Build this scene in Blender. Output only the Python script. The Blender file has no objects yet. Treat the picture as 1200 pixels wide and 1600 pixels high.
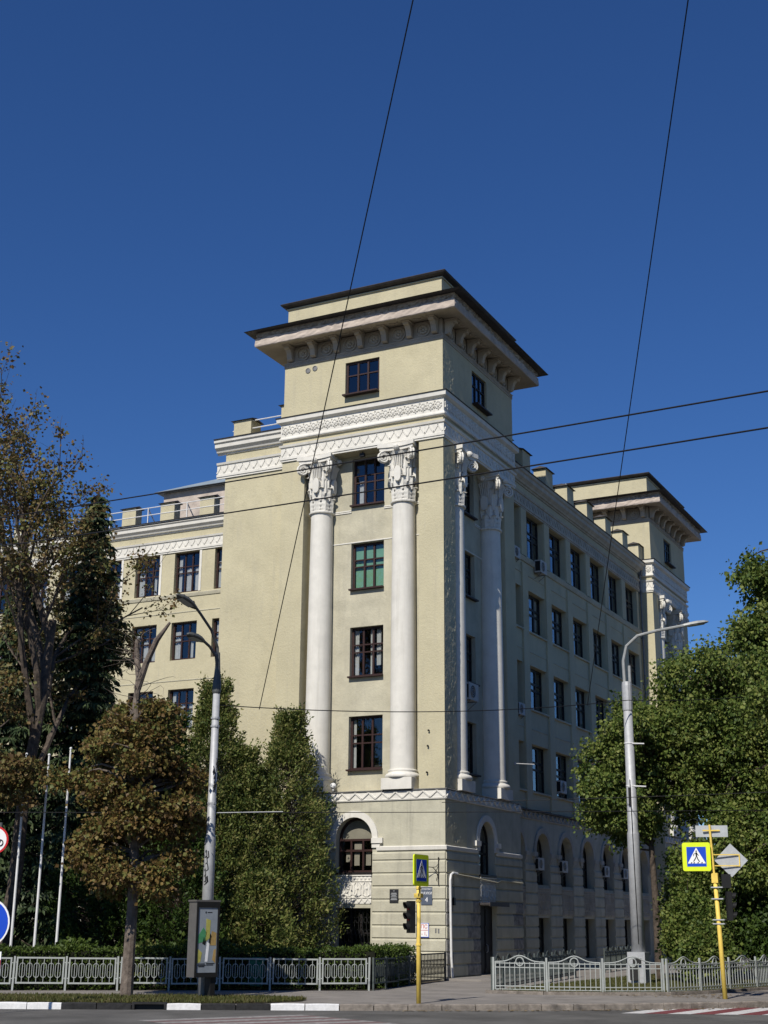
import bpy, bmesh, math, random
import numpy as np
from mathutils import Vector, Matrix

S = bpy.context.scene
COL = S.collection
random.seed(7)
rng = np.random.default_rng(11)

# ------------------------------------------------------------------ camera, sky, sun, exposure
cam_d = bpy.data.cameras.new('camera')
cam = bpy.data.objects.new('camera', cam_d)
COL.objects.link(cam)
cam_d.sensor_fit = 'VERTICAL'
cam_d.sensor_height = 24.0
cam_d.lens = 2147.89 / 1600 * 24.0
cam_d.clip_start = 0.1
cam_d.clip_end = 3000
CAM = Vector((23.95, -52.91, 2.10))
PITCH, ROLL, TH = 0.291966388, 0.00750851206, 0.470257899
_uX = Vector((math.cos(TH), -math.sin(TH), 0)); _uY = Vector((math.sin(TH), math.cos(TH), 0))
def _loc(v): return Vector((v.dot(_uX), v.dot(_uY), v.z))
_f = Vector((0, math.cos(PITCH), math.sin(PITCH))); _u = Vector((0, -math.sin(PITCH), math.cos(PITCH))); _r = Vector((1, 0, 0))
_r2 = _r * math.cos(ROLL) + _u * math.sin(ROLL); _u2 = -_r * math.sin(ROLL) + _u * math.cos(ROLL)
_m = Matrix((_loc(_r2), _loc(_u2), -_loc(_f))).transposed().to_4x4()
_m.translation = CAM
cam.matrix_world = _m
S.camera = cam

SUNV = Vector((-0.020, 1.0, -0.91)).normalized()      # direction in which the light travels
world = bpy.data.worlds.new('World')
S.world = world
world.use_nodes = True
wn = world.node_tree
for n in list(wn.nodes): wn.nodes.remove(n)
sky = wn.nodes.new('ShaderNodeTexSky')
sky.sky_type = 'NISHITA'
sky.sun_disc = False
sky.sun_elevation = math.asin(-SUNV.z)
sky.sun_rotation = math.atan2(-SUNV.x, -SUNV.y)
sky.altitude = 100
sky.air_density = 1.0
sky.dust_density = 0.0
sky.ozone_density = 10.0
bg = wn.nodes.new('ShaderNodeBackground'); bg.inputs['Strength'].default_value = 0.088
wo = wn.nodes.new('ShaderNodeOutputWorld')
hs = wn.nodes.new('ShaderNodeHueSaturation'); hs.inputs['Hue'].default_value = 0.508; hs.inputs['Saturation'].default_value = 1.1
wn.links.new(sky.outputs[0], hs.inputs['Color']); wn.links.new(hs.outputs[0], bg.inputs[0]); wn.links.new(bg.outputs[0], wo.inputs[0])

sun_d = bpy.data.lights.new('sun', 'SUN'); sun_d.energy = 5.0; sun_d.angle = math.radians(0.53); sun_d.color = (1.0, 0.94, 0.84)
sun = bpy.data.objects.new('sun', sun_d); COL.objects.link(sun)
sun.rotation_euler = SUNV.to_track_quat('-Z', 'Y').to_euler()
sun.location = (0, -60, 60)

S.view_settings.view_transform = 'Standard'
S.view_settings.look = 'None'
S.view_settings.exposure = 0.0
S.view_settings.gamma = 1.0
S.view_settings.use_curve_mapping = False
S.cycles.max_bounces = 6
S.cycles.transparent_max_bounces = 12

# ------------------------------------------------------------------ materials
MATS = {}
def nmat(name):
    m = bpy.data.materials.new(name); m.use_nodes = True
    nt = m.node_tree
    b = nt.nodes['Principled BSDF']
    return m, nt, b
def mat(name, col, rough=0.8, var=0.15, scale=3.0, bump=0.0, bscale=40.0, metal=0.0, col2=None, streak=0.0, dark=None, spec=0.3, dirt=0.0, bdist=0.02):
    """plain procedural surface: colour broken up by two noises, optional vertical streaks and bump"""
    if name in MATS: return MATS[name]
    m, nt, b = nmat(name)
    N = nt.nodes; L = nt.links
    geo = N.new('ShaderNodeNewGeometry')
    n1 = N.new('ShaderNodeTexNoise'); n1.inputs['Scale'].default_value = scale; n1.inputs['Detail'].default_value = 6; n1.inputs['Roughness'].default_value = 0.65
    L.new(geo.outputs['Position'], n1.inputs['Vector'])
    mix = N.new('ShaderNodeMix'); mix.data_type = 'RGBA'
    c = Vector(col[:3])
    c2 = Vector(col2[:3]) if col2 else c * (1 - var * 1.6)
    hi = c * (1 + var * 0.5)
    mix.inputs[6].default_value = (*c2, 1); mix.inputs[7].default_value = (*hi, 1)
    mr = N.new('ShaderNodeMapRange'); mr.inputs[1].default_value = 0.3; mr.inputs[2].default_value = 0.7
    L.new(n1.outputs['Fac'], mr.inputs[0]); L.new(mr.outputs[0], mix.inputs[0])
    out = mix.outputs[2]
    if streak > 0:
        mp = N.new('ShaderNodeMapping'); mp.inputs['Scale'].default_value = (2.2, 2.2, 0.16)
        L.new(geo.outputs['Position'], mp.inputs[0])
        n2 = N.new('ShaderNodeTexNoise'); n2.inputs['Scale'].default_value = 1.6; n2.inputs['Detail'].default_value = 7; n2.inputs['Roughness'].default_value = 0.7
        L.new(mp.outputs[0], n2.inputs['Vector'])
        mr2 = N.new('ShaderNodeMapRange'); mr2.inputs[1].default_value = 0.52; mr2.inputs[2].default_value = 0.75; mr2.inputs[3].default_value = 0; mr2.inputs[4].default_value = streak
        L.new(n2.outputs['Fac'], mr2.inputs[0])
        mx2 = N.new('ShaderNodeMix'); mx2.data_type = 'RGBA'
        d = Vector(dark) if dark else c * 0.55
        mx2.inputs[7].default_value = (*d, 1)
        L.new(out, mx2.inputs[6]); L.new(mr2.outputs[0], mx2.inputs[0]); out = mx2.outputs[2]
    if dirt > 0:
        n4 = N.new('ShaderNodeTexNoise'); n4.inputs['Scale'].default_value = 0.45; n4.inputs['Detail'].default_value = 9; n4.inputs['Roughness'].default_value = 0.72
        L.new(geo.outputs['Position'], n4.inputs['Vector'])
        mr4 = N.new('ShaderNodeMapRange'); mr4.inputs[1].default_value = 0.5; mr4.inputs[2].default_value = 0.72; mr4.inputs[4].default_value = dirt
        L.new(n4.outputs['Fac'], mr4.inputs[0])
        mx4 = N.new('ShaderNodeMix'); mx4.data_type = 'RGBA'; mx4.inputs[7].default_value = (*(c * 0.6), 1)
        L.new(out, mx4.inputs[6]); L.new(mr4.outputs[0], mx4.inputs[0]); out = mx4.outputs[2]
    L.new(out, b.inputs['Base Color'])
    b.inputs['Roughness'].default_value = rough
    b.inputs['Metallic'].default_value = metal
    b.inputs['Specular IOR Level'].default_value = spec
    if bump > 0:
        n3 = N.new('ShaderNodeTexNoise'); n3.inputs['Scale'].default_value = bscale; n3.inputs['Detail'].default_value = 4; n3.inputs['Roughness'].default_value = 0.7
        L.new(geo.outputs['Position'], n3.inputs['Vector'])
        bp = N.new('ShaderNodeBump'); bp.inputs['Strength'].default_value = bump; bp.inputs['Distance'].default_value = bdist
        L.new(n3.outputs['Fac'], bp.inputs['Height']); L.new(bp.outputs[0], b.inputs['Normal'])
    MATS[name] = m
    return m
def leafmat(name, cols, trans=0.25):
    if name in MATS: return MATS[name]
    m, nt, b = nmat(name); N = nt.nodes; L = nt.links
    geo = N.new('ShaderNodeNewGeometry')
    cr = N.new('ShaderNodeValToRGB')
    els = cr.color_ramp.elements
    els[0].color = (*cols[0], 1); els[-1].color = (*cols[-1], 1)
    for i, c in enumerate(cols[1:-1]):
        e = els.new((i + 1) / (len(cols) - 1)); e.color = (*c, 1)
    n = N.new('ShaderNodeTexNoise'); n.inputs['Scale'].default_value = 0.8; n.inputs['Detail'].default_value = 3
    L.new(geo.outputs['Position'], n.inputs['Vector'])
    mr = N.new('ShaderNodeMapRange'); mr.inputs[1].default_value = 0.3; mr.inputs[2].default_value = 0.7; mr.inputs[3].default_value = -0.25; mr.inputs[4].default_value = 0.25
    L.new(n.outputs['Fac'], mr.inputs[0])
    ad = N.new('ShaderNodeMath'); ad.operation = 'ADD'; ad.use_clamp = True
    L.new(geo.outputs['Random Per Island'], ad.inputs[0]); L.new(mr.outputs[0], ad.inputs[1])
    L.new(ad.outputs[0], cr.inputs[0])
    L.new(cr.outputs[0], b.inputs['Base Color'])
    b.inputs['Roughness'].default_value = 0.55; b.inputs['Specular IOR Level'].default_value = 0.25
    tr = N.new('ShaderNodeBsdfTranslucent'); L.new(cr.outputs[0], tr.inputs[0])
    ms = N.new('ShaderNodeMixShader'); ms.inputs[0].default_value = trans
    L.new(b.outputs[0], ms.inputs[1]); L.new(tr.outputs[0], ms.inputs[2])
    L.new(ms.outputs[0], N['Material Output'].inputs[0])
    MATS[name] = m
    return m

M_PLASTER = mat('plaster_ochre', (0.515, 0.47, 0.32), 0.9, 0.10, 0.9, 0.9, 9, streak=0.5, dark=(0.36, 0.335, 0.265), dirt=0.65, bdist=0.024)
M_PLASTER2 = mat('plaster_recess', (0.485, 0.455, 0.345), 0.9, 0.12, 1.1, 0.8, 10, streak=0.55, dark=(0.34, 0.32, 0.26), dirt=0.65)
M_BASEPL = mat('plaster_ground_floor', (0.475, 0.455, 0.355), 0.9, 0.12, 1.2, 0.7, 10, streak=0.6, dark=(0.25, 0.24, 0.20), dirt=0.5, bdist=0.022)
M_WHITE = mat('white_stucco', (0.68, 0.66, 0.60), 0.85, 0.07, 1.5, 0.25, 30, streak=0.55, dark=(0.45, 0.43, 0.38), dirt=0.35)
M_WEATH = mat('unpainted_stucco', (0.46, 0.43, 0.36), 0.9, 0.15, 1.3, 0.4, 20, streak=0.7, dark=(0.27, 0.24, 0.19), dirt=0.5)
M_CREAM = mat('joint_stucco', (0.70, 0.66, 0.54), 0.9, 0.08, 2, 0.2, 30)
M_PINK = mat('worn_fascia_plaster', (0.50, 0.43, 0.37), 0.95, 0.2, 1.5, 0.9, 9, streak=0.25, dark=(0.35, 0.30, 0.26))
M_ERODE = mat('eroded_masonry', (0.42, 0.37, 0.31), 1.0, 0.4, 5, 1.0, 8, col2=(0.20, 0.17, 0.145))
M_SOFFIT = mat('soffit_plaster', (0.46, 0.40, 0.32), 0.9, 0.15, 1.2, 0.3, 12, dirt=0.4)
M_TIN = mat('tin_roof', (0.055, 0.05, 0.05), 0.6, 0.25, 3, 0.1, 10, metal=0.2)
M_TINBLUE = mat('zinc_roof', (0.36, 0.43, 0.46), 0.5, 0.15, 1.5, 0.1, 8, metal=0.35)
M_GREYTIN = mat('grey_tin', (0.20, 0.20, 0.20), 0.55, 0.2, 4, 0.1, 10, metal=0.4)
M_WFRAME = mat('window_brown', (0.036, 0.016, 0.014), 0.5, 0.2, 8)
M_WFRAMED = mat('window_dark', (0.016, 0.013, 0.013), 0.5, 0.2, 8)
M_ROOM = mat('room_dark', (0.045, 0.04, 0.036), 0.9, 0.3, 1)
M_CURT = mat('curtain_white', (0.50, 0.49, 0.46), 0.9, 0.1, 6)
M_BLIND = mat('blind_green', (0.20, 0.40, 0.25), 0.9, 0.08, 3)
M_BOARD = mat('arch_blind_cream', (0.40, 0.35, 0.27), 0.9, 0.1, 3)
M_STONE = mat('rough_stone', (0.30, 0.29, 0.27), 0.95, 0.4, 4, 1.0, 7, col2=(0.12, 0.12, 0.115))
M_ASPH = mat('asphalt', (0.125, 0.122, 0.115), 0.95, 0.3, 0.5, 0.6, 90, dirt=0.6)
M_PAVE = mat('pavement_asphalt', (0.26, 0.24, 0.22), 0.95, 0.25, 0.9, 0.5, 70, dirt=0.7)
M_KERB = mat('kerb_concrete', (0.25, 0.22, 0.19), 0.95, 0.35, 4, 0.8, 30)
M_KERBW = mat('kerb_white_paint', (0.74, 0.74, 0.74), 0.8, 0.12, 7, 0.5, 30, streak=0.3)
M_KERBK = mat('kerb_black_paint', (0.022, 0.022, 0.023), 0.7, 0.4, 7, 0.5, 30)
M_LINEW = mat('road_paint_white', (0.62, 0.61, 0.60), 0.85, 0.25, 9, 0.2, 50)
M_LINER = mat('road_paint_red', (0.20, 0.055, 0.06), 0.85, 0.3, 9, 0.2, 50)
M_WORNW = mat('worn_white_paint', (0.30, 0.29, 0.28), 0.9, 0.5, 6, 0.3, 60, col2=(0.14, 0.135, 0.13))
M_WORNR = mat('worn_red_paint', (0.17, 0.10, 0.10), 0.9, 0.4, 6, 0.3, 60, col2=(0.12, 0.10, 0.095))
M_SOIL = mat('soil', (0.06, 0.048, 0.035), 1.0, 0.4, 3, 0.8, 20)
M_GALV = mat('galvanised_pole', (0.44, 0.45, 0.46), 0.55, 0.12, 6, 0.1, 40, metal=0.25, streak=0.3, dark=(0.28, 0.28, 0.28))
M_LAMPGREY = mat('lamp_grey', (0.33, 0.34, 0.33), 0.5, 0.15, 6, metal=0.2)
M_LAMPDARK = mat('lamp_dark', (0.10, 0.105, 0.10), 0.5, 0.15, 6, metal=0.2)
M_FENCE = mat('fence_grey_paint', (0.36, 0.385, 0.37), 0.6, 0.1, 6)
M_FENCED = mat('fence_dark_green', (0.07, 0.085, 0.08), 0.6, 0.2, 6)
M_FENCEK = mat('fence_black_paint', (0.02, 0.02, 0.02), 0.6, 0.2, 6)
M_YEL = mat('yellow_pole_paint', (0.80, 0.58, 0.12), 0.55, 0.12, 6, streak=0.25, dark=(0.5, 0.36, 0.09))
M_SIGNY = mat('sign_fluorescent', (0.66, 0.78, 0.02), 0.5, 0.04, 3)
M_SIGNB = mat('sign_blue', (0.006, 0.06, 0.50), 0.45, 0.05, 3)
M_SIGNW = mat('sign_white', (0.80, 0.80, 0.80), 0.5, 0.04, 3)
M_SIGNR = mat('sign_red', (0.50, 0.015, 0.02), 0.5, 0.06, 3)
M_SIGNK = mat('sign_black', (0.012, 0.012, 0.012), 0.5, 0.05, 3)
M_SIGNG = mat('sign_back_grey', (0.46, 0.48, 0.49), 0.5, 0.1, 6, metal=0.3)
M_BLACK = mat('black_plastic', (0.014, 0.014, 0.014), 0.45, 0.1, 6)
M_LENSR = mat('red_lens', (0.22, 0.012, 0.012), 0.25, 0.1, 20, spec=0.5)
M_LENSD = mat('dark_lens', (0.03, 0.03, 0.02), 0.25, 0.1, 20, spec=0.5)
M_WIRE = mat('cable_black', (0.012, 0.012, 0.013), 0.6, 0.1, 3)
M_ACW = mat('ac_white', (0.46, 0.455, 0.43), 0.6, 0.08, 4, streak=0.3)
M_DOOR = mat('door_dark', (0.020, 0.017, 0.017), 0.6, 0.3, 6)
M_BARK = mat('bark', (0.10, 0.078, 0.06), 0.95, 0.4, 6, 1.0, 18, col2=(0.035, 0.028, 0.023))
M_BARKL = mat('bark_light', (0.17, 0.14, 0.115), 0.95, 0.4, 5, 1.0, 18, col2=(0.07, 0.055, 0.045))
M_WPIPE = mat('white_pipe', (0.70, 0.70, 0.69), 0.5, 0.08, 5)
M_GRANITE = mat('plaque_granite', (0.035, 0.036, 0.04), 0.35, 0.3, 30)
M_ADDR = mat('address_slate', (0.09, 0.11, 0.15), 0.5, 0.1, 10)
M_BINGREEN = mat('bin_green', (0.012, 0.13, 0.085), 0.5, 0.1, 4)

def glassmat():
    m, nt, b = nmat('window_glass'); N = nt.nodes; L = nt.links
    t = N.new('ShaderNodeBsdfTransparent'); t.inputs[0].default_value = (0.80, 0.83, 0.84, 1)
    g = N.new('ShaderNodeBsdfGlossy'); g.inputs['Roughness'].default_value = 0.03; g.inputs[0].default_value = (0.9, 0.95, 1, 1)
    lw = N.new('ShaderNodeLayerWeight'); fr = N.new('ShaderNodeMath'); fr.operation = 'POWER'; fr.inputs[1].default_value = 3.0; L.new(lw.outputs['Facing'], fr.inputs[0])
    ad = N.new('ShaderNodeMath'); ad.operation = 'MULTIPLY_ADD'; ad.inputs[1].default_value = 0.8; ad.inputs[2].default_value = 0.09; ad.use_clamp = True
    L.new(fr.outputs[0], ad.inputs[0])
    ms = N.new('ShaderNodeMixShader'); L.new(ad.outputs[0], ms.inputs[0]); L.new(t.outputs[0], ms.inputs[1]); L.new(g.outputs[0], ms.inputs[2])
    L.new(ms.outputs[0], N['Material Output'].inputs[0])
    return m
M_GLASS = glassmat()

# ------------------------------------------------------------------ mesh helpers
class MB:
    """collects vertices and faces of one mesh"""
    def __init__(s): s.v = []; s.f = []
    def add(s, vs, fs):
        o = len(s.v); s.v += [tuple(p) for p in vs]; s.f += [tuple(i + o for i in f) for f in fs]; return s
    def quad(s, a, b, c, d): return s.add([a, b, c, d], [(0, 1, 2, 3)])
    def box(s, x0, x1, y0, y1, z0, z1):
        return s.add([(x0, y0, z0), (x1, y0, z0), (x1, y1, z0), (x0, y1, z0), (x0, y0, z1), (x1, y0, z1), (x1, y1, z1), (x0, y1, z1)],
                     [(0, 3, 2, 1), (4, 5, 6, 7), (0, 1, 5, 4), (1, 2, 6, 5), (2, 3, 7, 6), (3, 0, 4, 7)])
    def bar(s, a, b, w, h=None):
        a = Vector(a); b = Vector(b); h = h or w
        d = (b - a).normalized(); up = Vector((0, 0, 1)) if abs(d.z) < 0.95 else Vector((0, 1, 0))
        x = d.cross(up).normalized() * w / 2; y = x.normalized().cross(d).normalized() * h / 2
        vs = [p + i * x + j * y for p in (a, b) for i, j in ((-1, -1), (1, -1), (1, 1), (-1, 1))]
        return s.add(vs, [(0, 1, 2, 3), (7, 6, 5, 4), (0, 4, 5, 1), (1, 5, 6, 2), (2, 6, 7, 3), (3, 7, 4, 0)])
    def tube(s, pts, rad, n=6, closed=False, caps=True):
        pts = [Vector(p) for p in pts]; k = len(pts)
        if not hasattr(rad, '__len__'): rad = [rad] * k
        base = len(s.v); prev = None
        for i, p in enumerate(pts):
            if closed: d = pts[(i + 1) % k] - pts[i - 1]
            else: d = pts[min(i + 1, k - 1)] - pts[max(i - 1, 0)]
            d = d.normalized() if d.length > 1e-9 else Vector((0, 0, 1))
            if prev is None:
                up = Vector((0, 0, 1)) if abs(d.z) < 0.9 else Vector((1, 0, 0))
                x = d.cross(up).normalized()
            else:
                x = (prev - d * prev.dot(d)); x = x.normalized() if x.length > 1e-6 else d.orthogonal().normalized()
            prev = x; y = d.cross(x)
            for j in range(n):
                a = 2 * math.pi * j / n
                s.v.append(tuple(p + (x * math.cos(a) + y * math.sin(a)) * rad[i]))
        m = k if closed else k - 1
        for i in range(m):
            for j in range(n):
                a = base + i * n + j; b = base + i * n + (j + 1) % n
                c = base + ((i + 1) % k) * n + (j + 1) % n; d = base + ((i + 1) % k) * n + j
                s.f.append((a, b, c, d))
        if caps and not closed:
            s.f.append(tuple(base + j for j in reversed(range(n)))); s.f.append(tuple(base + (k - 1) * n + j for j in range(n)))
        return s
    def lathe(s, prof, n=24, cx=0, cy=0, caps=True):
        base = len(s.v); k = len(prof)
        for r, z in prof:
            for j in range(n):
                a = 2 * math.pi * j / n; s.v.append((cx + r * math.cos(a), cy + r * math.sin(a), z))
        for i in range(k - 1):
            for j in range(n):
                s.f.append((base + i * n + j, base + i * n + (j + 1) % n, base + (i + 1) * n + (j + 1) % n, base + (i + 1) * n + j))
        if caps:
            s.f.append(tuple(base + j for j in reversed(range(n)))); s.f.append(tuple(base + (k - 1) * n + j for j in range(n)))
        return s
    def prism(s, poly, y0, y1):
        """polygon in x-z, extruded along y (y0 = front)"""
        n = len(poly); o = len(s.v)
        s.v += [(x, y0, z) for x, z in poly] + [(x, y1, z) for x, z in poly]
        s.f.append(tuple(o + i for i in range(n))); s.f.append(tuple(o + n + i for i in reversed(range(n))))
        for i in range(n):
            j = (i + 1) % n; s.f.append((o + i, o + n + i, o + n + j, o + j))
        return s
    def sphere(s, c, r, n=8, m=5, sc=(1, 1, 1)):
        o = len(s.v)
        s.v.append((c[0], c[1], c[2] - r * sc[2]))
        for i in range(1, m):
            t = math.pi * i / m - math.pi / 2
            for j in range(n):
                a = 2 * math.pi * j / n
                s.v.append((c[0] + r * sc[0] * math.cos(t) * math.cos(a), c[1] + r * sc[1] * math.cos(t) * math.sin(a), c[2] + r * sc[2] * math.sin(t)))
        s.v.append((c[0], c[1], c[2] + r * sc[2])); top = len(s.v) - 1
        for j in range(n):
            s.f.append((o, o + 1 + (j + 1) % n, o + 1 + j)); s.f.append((top, o + 1 + (m - 2) * n + j, o + 1 + (m - 2) * n + (j + 1) % n))
            for i in range(m - 2):
                a = o + 1 + i * n
                s.f.append((a + j, a + (j + 1) % n, a + n + (j + 1) % n, a + n + j))
        return s
    def xf(s, M):
        s.v = [tuple(M @ Vector(p)) for p in s.v]; return s
    def merge(s, o, M=None):
        vs = [tuple(M @ Vector(p)) for p in o.v] if M is not None else o.v
        return s.add(vs, o.f)
    def mesh(s, name, smooth=False, recalc=True):
        me = bpy.data.meshes.new(name); me.from_pydata(s.v, [], s.f)
        if recalc:
            bm = bmesh.new(); bm.from_mesh(me); bmesh.ops.recalc_face_normals(bm, faces=bm.faces); bm.to_mesh(me); bm.free()
        if smooth:
            me.polygons.foreach_set('use_smooth', [True] * len(me.polygons))
        me.update(); return me

def obj(name, me, material=None, parent=None, M=None, **props):
    """link one mesh object; me is an MB or a mesh; M its matrix relative to the parent"""
    if isinstance(me, MB): me = me.mesh(name, props.pop('smooth', False))
    else: props.pop('smooth', None)
    if material is not None and not me.materials: me.materials.append(material)
    o = bpy.data.objects.new(name, me); COL.objects.link(o)
    if parent is not None: o.parent = parent
    if M is not None: o.matrix_local = M
    for k, v in props.items(): o[k] = v
    return o
def thing(name, label, category, loc=(0, 0, 0), rz=0.0, group=None):
    o = bpy.data.objects.new(name, None); COL.objects.link(o); o.empty_display_size = 0.3
    o.location = loc; o.rotation_euler = (0, 0, rz); o['label'] = label; o['category'] = category
    if group: o['group'] = group
    return o
def tag(o, label, category, group=None):
    o['label'] = label; o['category'] = category
    if group: o['group'] = group
    return o
def T(x, y, z, rz=0.0): return Matrix.Translation((x, y, z)) @ Matrix.Rotation(rz, 4, 'Z')
R90 = math.pi / 2
FA = Matrix.Identity(4)                      # facade towards -Y: local x = X, local y = inwards
FB = Matrix.Rotation(R90, 4, 'Z')            # facade towards +X: local x = Y, local y = -X
_txtcache = {}
def text_mesh(s, size, extrude=0.004, align='CENTER'):
    cu = bpy.data.curves.new('lettering', 'FONT'); cu.body = s; cu.size = size; cu.extrude = extrude; cu.align_x = align; cu.align_y = 'CENTER'; cu.resolution_u = 2
    o = bpy.data.objects.new('lettering', cu); COL.objects.link(o)
    dg = bpy.context.evaluated_depsgraph_get()
    me = bpy.data.meshes.new_from_object(o.evaluated_get(dg))
    bpy.data.objects.remove(o); bpy.data.curves.remove(cu)
    me.transform(Matrix.Rotation(R90, 4, 'X'))      # stand upright, facing -Y
    me.materials.clear()
    return me

# ------------------------------------------------------------------ the setting: road, pavement, verge, lawn
KERB = [(-64, -58.5), (-40, -44.5), (-20, -32.4), (-9, -26.2), (-2.83, -22.6), (-0.19, -21.2), (1.96, -19.95), (3.78, -18.9), (5.10, -18.15), (6.27, -17.45), (7.71, -16.5), (9.16, -15.45),
        (10.55, -14.35), (11.9, -13.05), (13.3, -11.45), (14.9, -9.3), (16.5, -6.4), (18.2, -1.8), (19.6, 4.5), (21, 14), (23, 40), (25, 90), (27, 160)]
KERB = [Vector((x, y, 0)) for x, y in KERB]
def resample(pts, step):
    out = [pts[0].copy()]; acc = 0.0; i = 0; p = pts[0].copy()
    while i < len(pts) - 1:
        d = (pts[i + 1] - p).length
        if acc + d >= step:
            p = p + (pts[i + 1] - p) * ((step - acc) / d); out.append(p.copy()); acc = 0.0
        else:
            acc += d; i += 1; p = pts[i].copy()
    return out
_mb = MB(); _mb.quad((-900, -900, -0.12), (900, -900, -0.12), (900, 900, -0.12), (-900, 900, -0.12))
road = obj('road', _mb, M_ASPH, kind='structure')
# pavement: everything behind the kerb line
_bm = bmesh.new()
_vs = [_bm.verts.new(p) for p in KERB] + [_bm.verts.new(p) for p in ((27, 600, 0), (-600, 600, 0), (-600, -58.5, 0))]
_f = _bm.faces.new(_vs); bmesh.ops.triangulate(_bm, faces=[_f])
_me = bpy.data.meshes.new('pavement'); _bm.normal_update(); _bm.to_mesh(_me); _bm.free()
pavement = obj('pavement', _me, M_PAVE, kind='structure')
# kerb stones, each one an object; black and white paint on the left stretch, bare concrete round the corner
STEP = 0.93
kp = resample(KERB, STEP)
def kerb_mesh(var):
    mb = MB(); L = STEP - 0.025; j = [random.uniform(-0.008, 0.008) for _ in range(8)]
    prof = [(-0.085, -0.30), (-0.085, 0.028 + j[0]), (-0.06, 0.05 + j[1]), (0.06, 0.05 + j[2]), (0.075, 0.035), (0.075, -0.3)]
    n = len(prof)
    for x in (0.0, L * 0.33, L * 0.66, L):
        jj = random.uniform(-0.006, 0.006)
        e = 0.008 if x in (0.0, L) else 0
        mb.v += [(x, y + (jj if y < 0 else 0), z - (e if z > 0 else 0)) for y, z in prof]
    for s in range(3):
        for i in range(n - 1):
            a = s * n + i; mb.f.append((a, a + 1, a + n + 1, a + n))
    mb.f.append(tuple(range(n))); mb.f.append(tuple(3 * n + i for i in reversed(range(n))))
    return mb
kmeshes = {}
for key, mm in (('w', M_KERBW), ('k', M_KERBK), ('c', M_KERB)):
    kmeshes[key] = []
    for i in range(4):
        me = kerb_mesh(i).mesh('kerb_stone'); me.materials.append(mm); kmeshes[key].append(me)
nk = 0; DRAIN = None
for i in range(len(kp) - 1):
    a, b = kp[i], kp[i + 1]
    if a.x < -14 or a.y > 12: continue
    if DRAIN is None and a.x > -0.35: DRAIN = (a, b, i)
    if DRAIN is not None and i == DRAIN[2]: continue
    if a.x < 5.0: key = 'w' if (i // 2) % 2 == 0 else 'k'
    else: key = 'c'
    d = (b - a); ang = math.atan2(d.y, d.x)
    o = obj('kerb_stone', kmeshes[key][(i * 7) % 4], None, pavement, T(a.x, a.y, random.uniform(-0.006, 0.006), ang + random.uniform(-0.008, 0.008)))
# storm drain inlet set into the kerb
a, b, _ = DRAIN; ang = math.atan2((b - a).y, (b - a).x)
dr = thing('storm_drain', 'black kerb storm drain opening in the painted kerb left of the lamp post', 'drain', (a.x, a.y, 0), ang)
_mb = MB(); _mb.box(0, STEP, -0.10, 0.12, 0.02, 0.07); _mb.box(0, 0.07, -0.10, 0.12, -0.118, 0.02); _mb.box(STEP - 0.07, STEP, -0.10, 0.12, -0.118, 0.02)
obj('frame', _mb, M_KERBK, dr)
_mb = MB(); _mb.box(0.07, STEP - 0.07, 0.08, 0.12, -0.118, 0.02); obj('back_plate', _mb, M_BLACK, dr)

def sheet(name, poly, z, m, **kw):
    bm = bmesh.new(); f = bm.faces.new([bm.verts.new((x, y, z)) for x, y in poly]); bmesh.ops.triangulate(bm, faces=[f])
    bm.normal_update()
    me = bpy.data.meshes.new(name); bm.to_mesh(me); bm.free()
    if me.polygons and me.polygons[0].normal.z < 0: me.flip_normals()
    return obj(name, me, m, **kw)
VERGE = [(-30, -37.5), (-20, -31.4), (-9, -25.3), (-2.9, -22.1), (-0.2, -20.6), (2.0, -19.3), (2.9, -18.2), (3.15, -17.0), (2.85, -16.1), (0.9, -16.3), (-1.6, -17.4), (-5.8, -19.9), (-14, -24.2), (-30, -33.5)]
sheet('verge', VERGE, 0.012, M_SOIL, kind='structure')
GARDEN = [(-40, -34.0), (-12, -19.0), (1.62, -9.8), (0.55, -3.6), (0.1, -0.25), (0.02, 0.0), (-60, 0.0), (-60, -34)]
sheet('garden_bed', GARDEN, 0.012, M_SOIL, kind='structure')
LAWN = [(5.8, -8.9), (7.5, -8.75), (9.15, -8.05), (10.85, -6.75), (11.65, -4.8), (12.6, -0.6), (13.6, 4), (16, 16), (18, 40), (6.2, 40), (5.3, 10), (5.5, -5)]
sheet('lawn', LAWN, 0.02, M_SOIL, kind='structure')
_mb = MB()
P = [(5.55, -9.1), (7.5, -8.98), (9.25, -8.25), (11.0, -6.9), (11.85, -4.85), (12.85, -0.6)]
for (x0, y0), (x1, y1) in zip(P[:-1], P[1:]): _mb.bar((x0, y0, 0.03), (x1, y1, 0.03), 0.14, 0.14)
obj('lawn_edging', _mb, M_KERB, pavement)
# low door plinth slab along the side facade
_mb = MB()
_mb.prism([(0, 0), (1, 0), (1, 1)], 0, 1); _mb = MB()
_pl = [(0.02, -0.3), (1.75, -0.55), (2.25, -0.2), (1.35, 3.0), (1.3, 9.0), (0.02, 9.0)]
_mb.add([(x, y, 0.004) for x, y in _pl] + [(x, y, 0.09) for x, y in _pl], [tuple(range(6)), tuple(range(11, 5, -1))] + [(i, (i + 1) % 6, 6 + (i + 1) % 6, 6 + i) for i in range(6)])
obj('apron_slab', _mb, M_PAVE, pavement)
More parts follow.
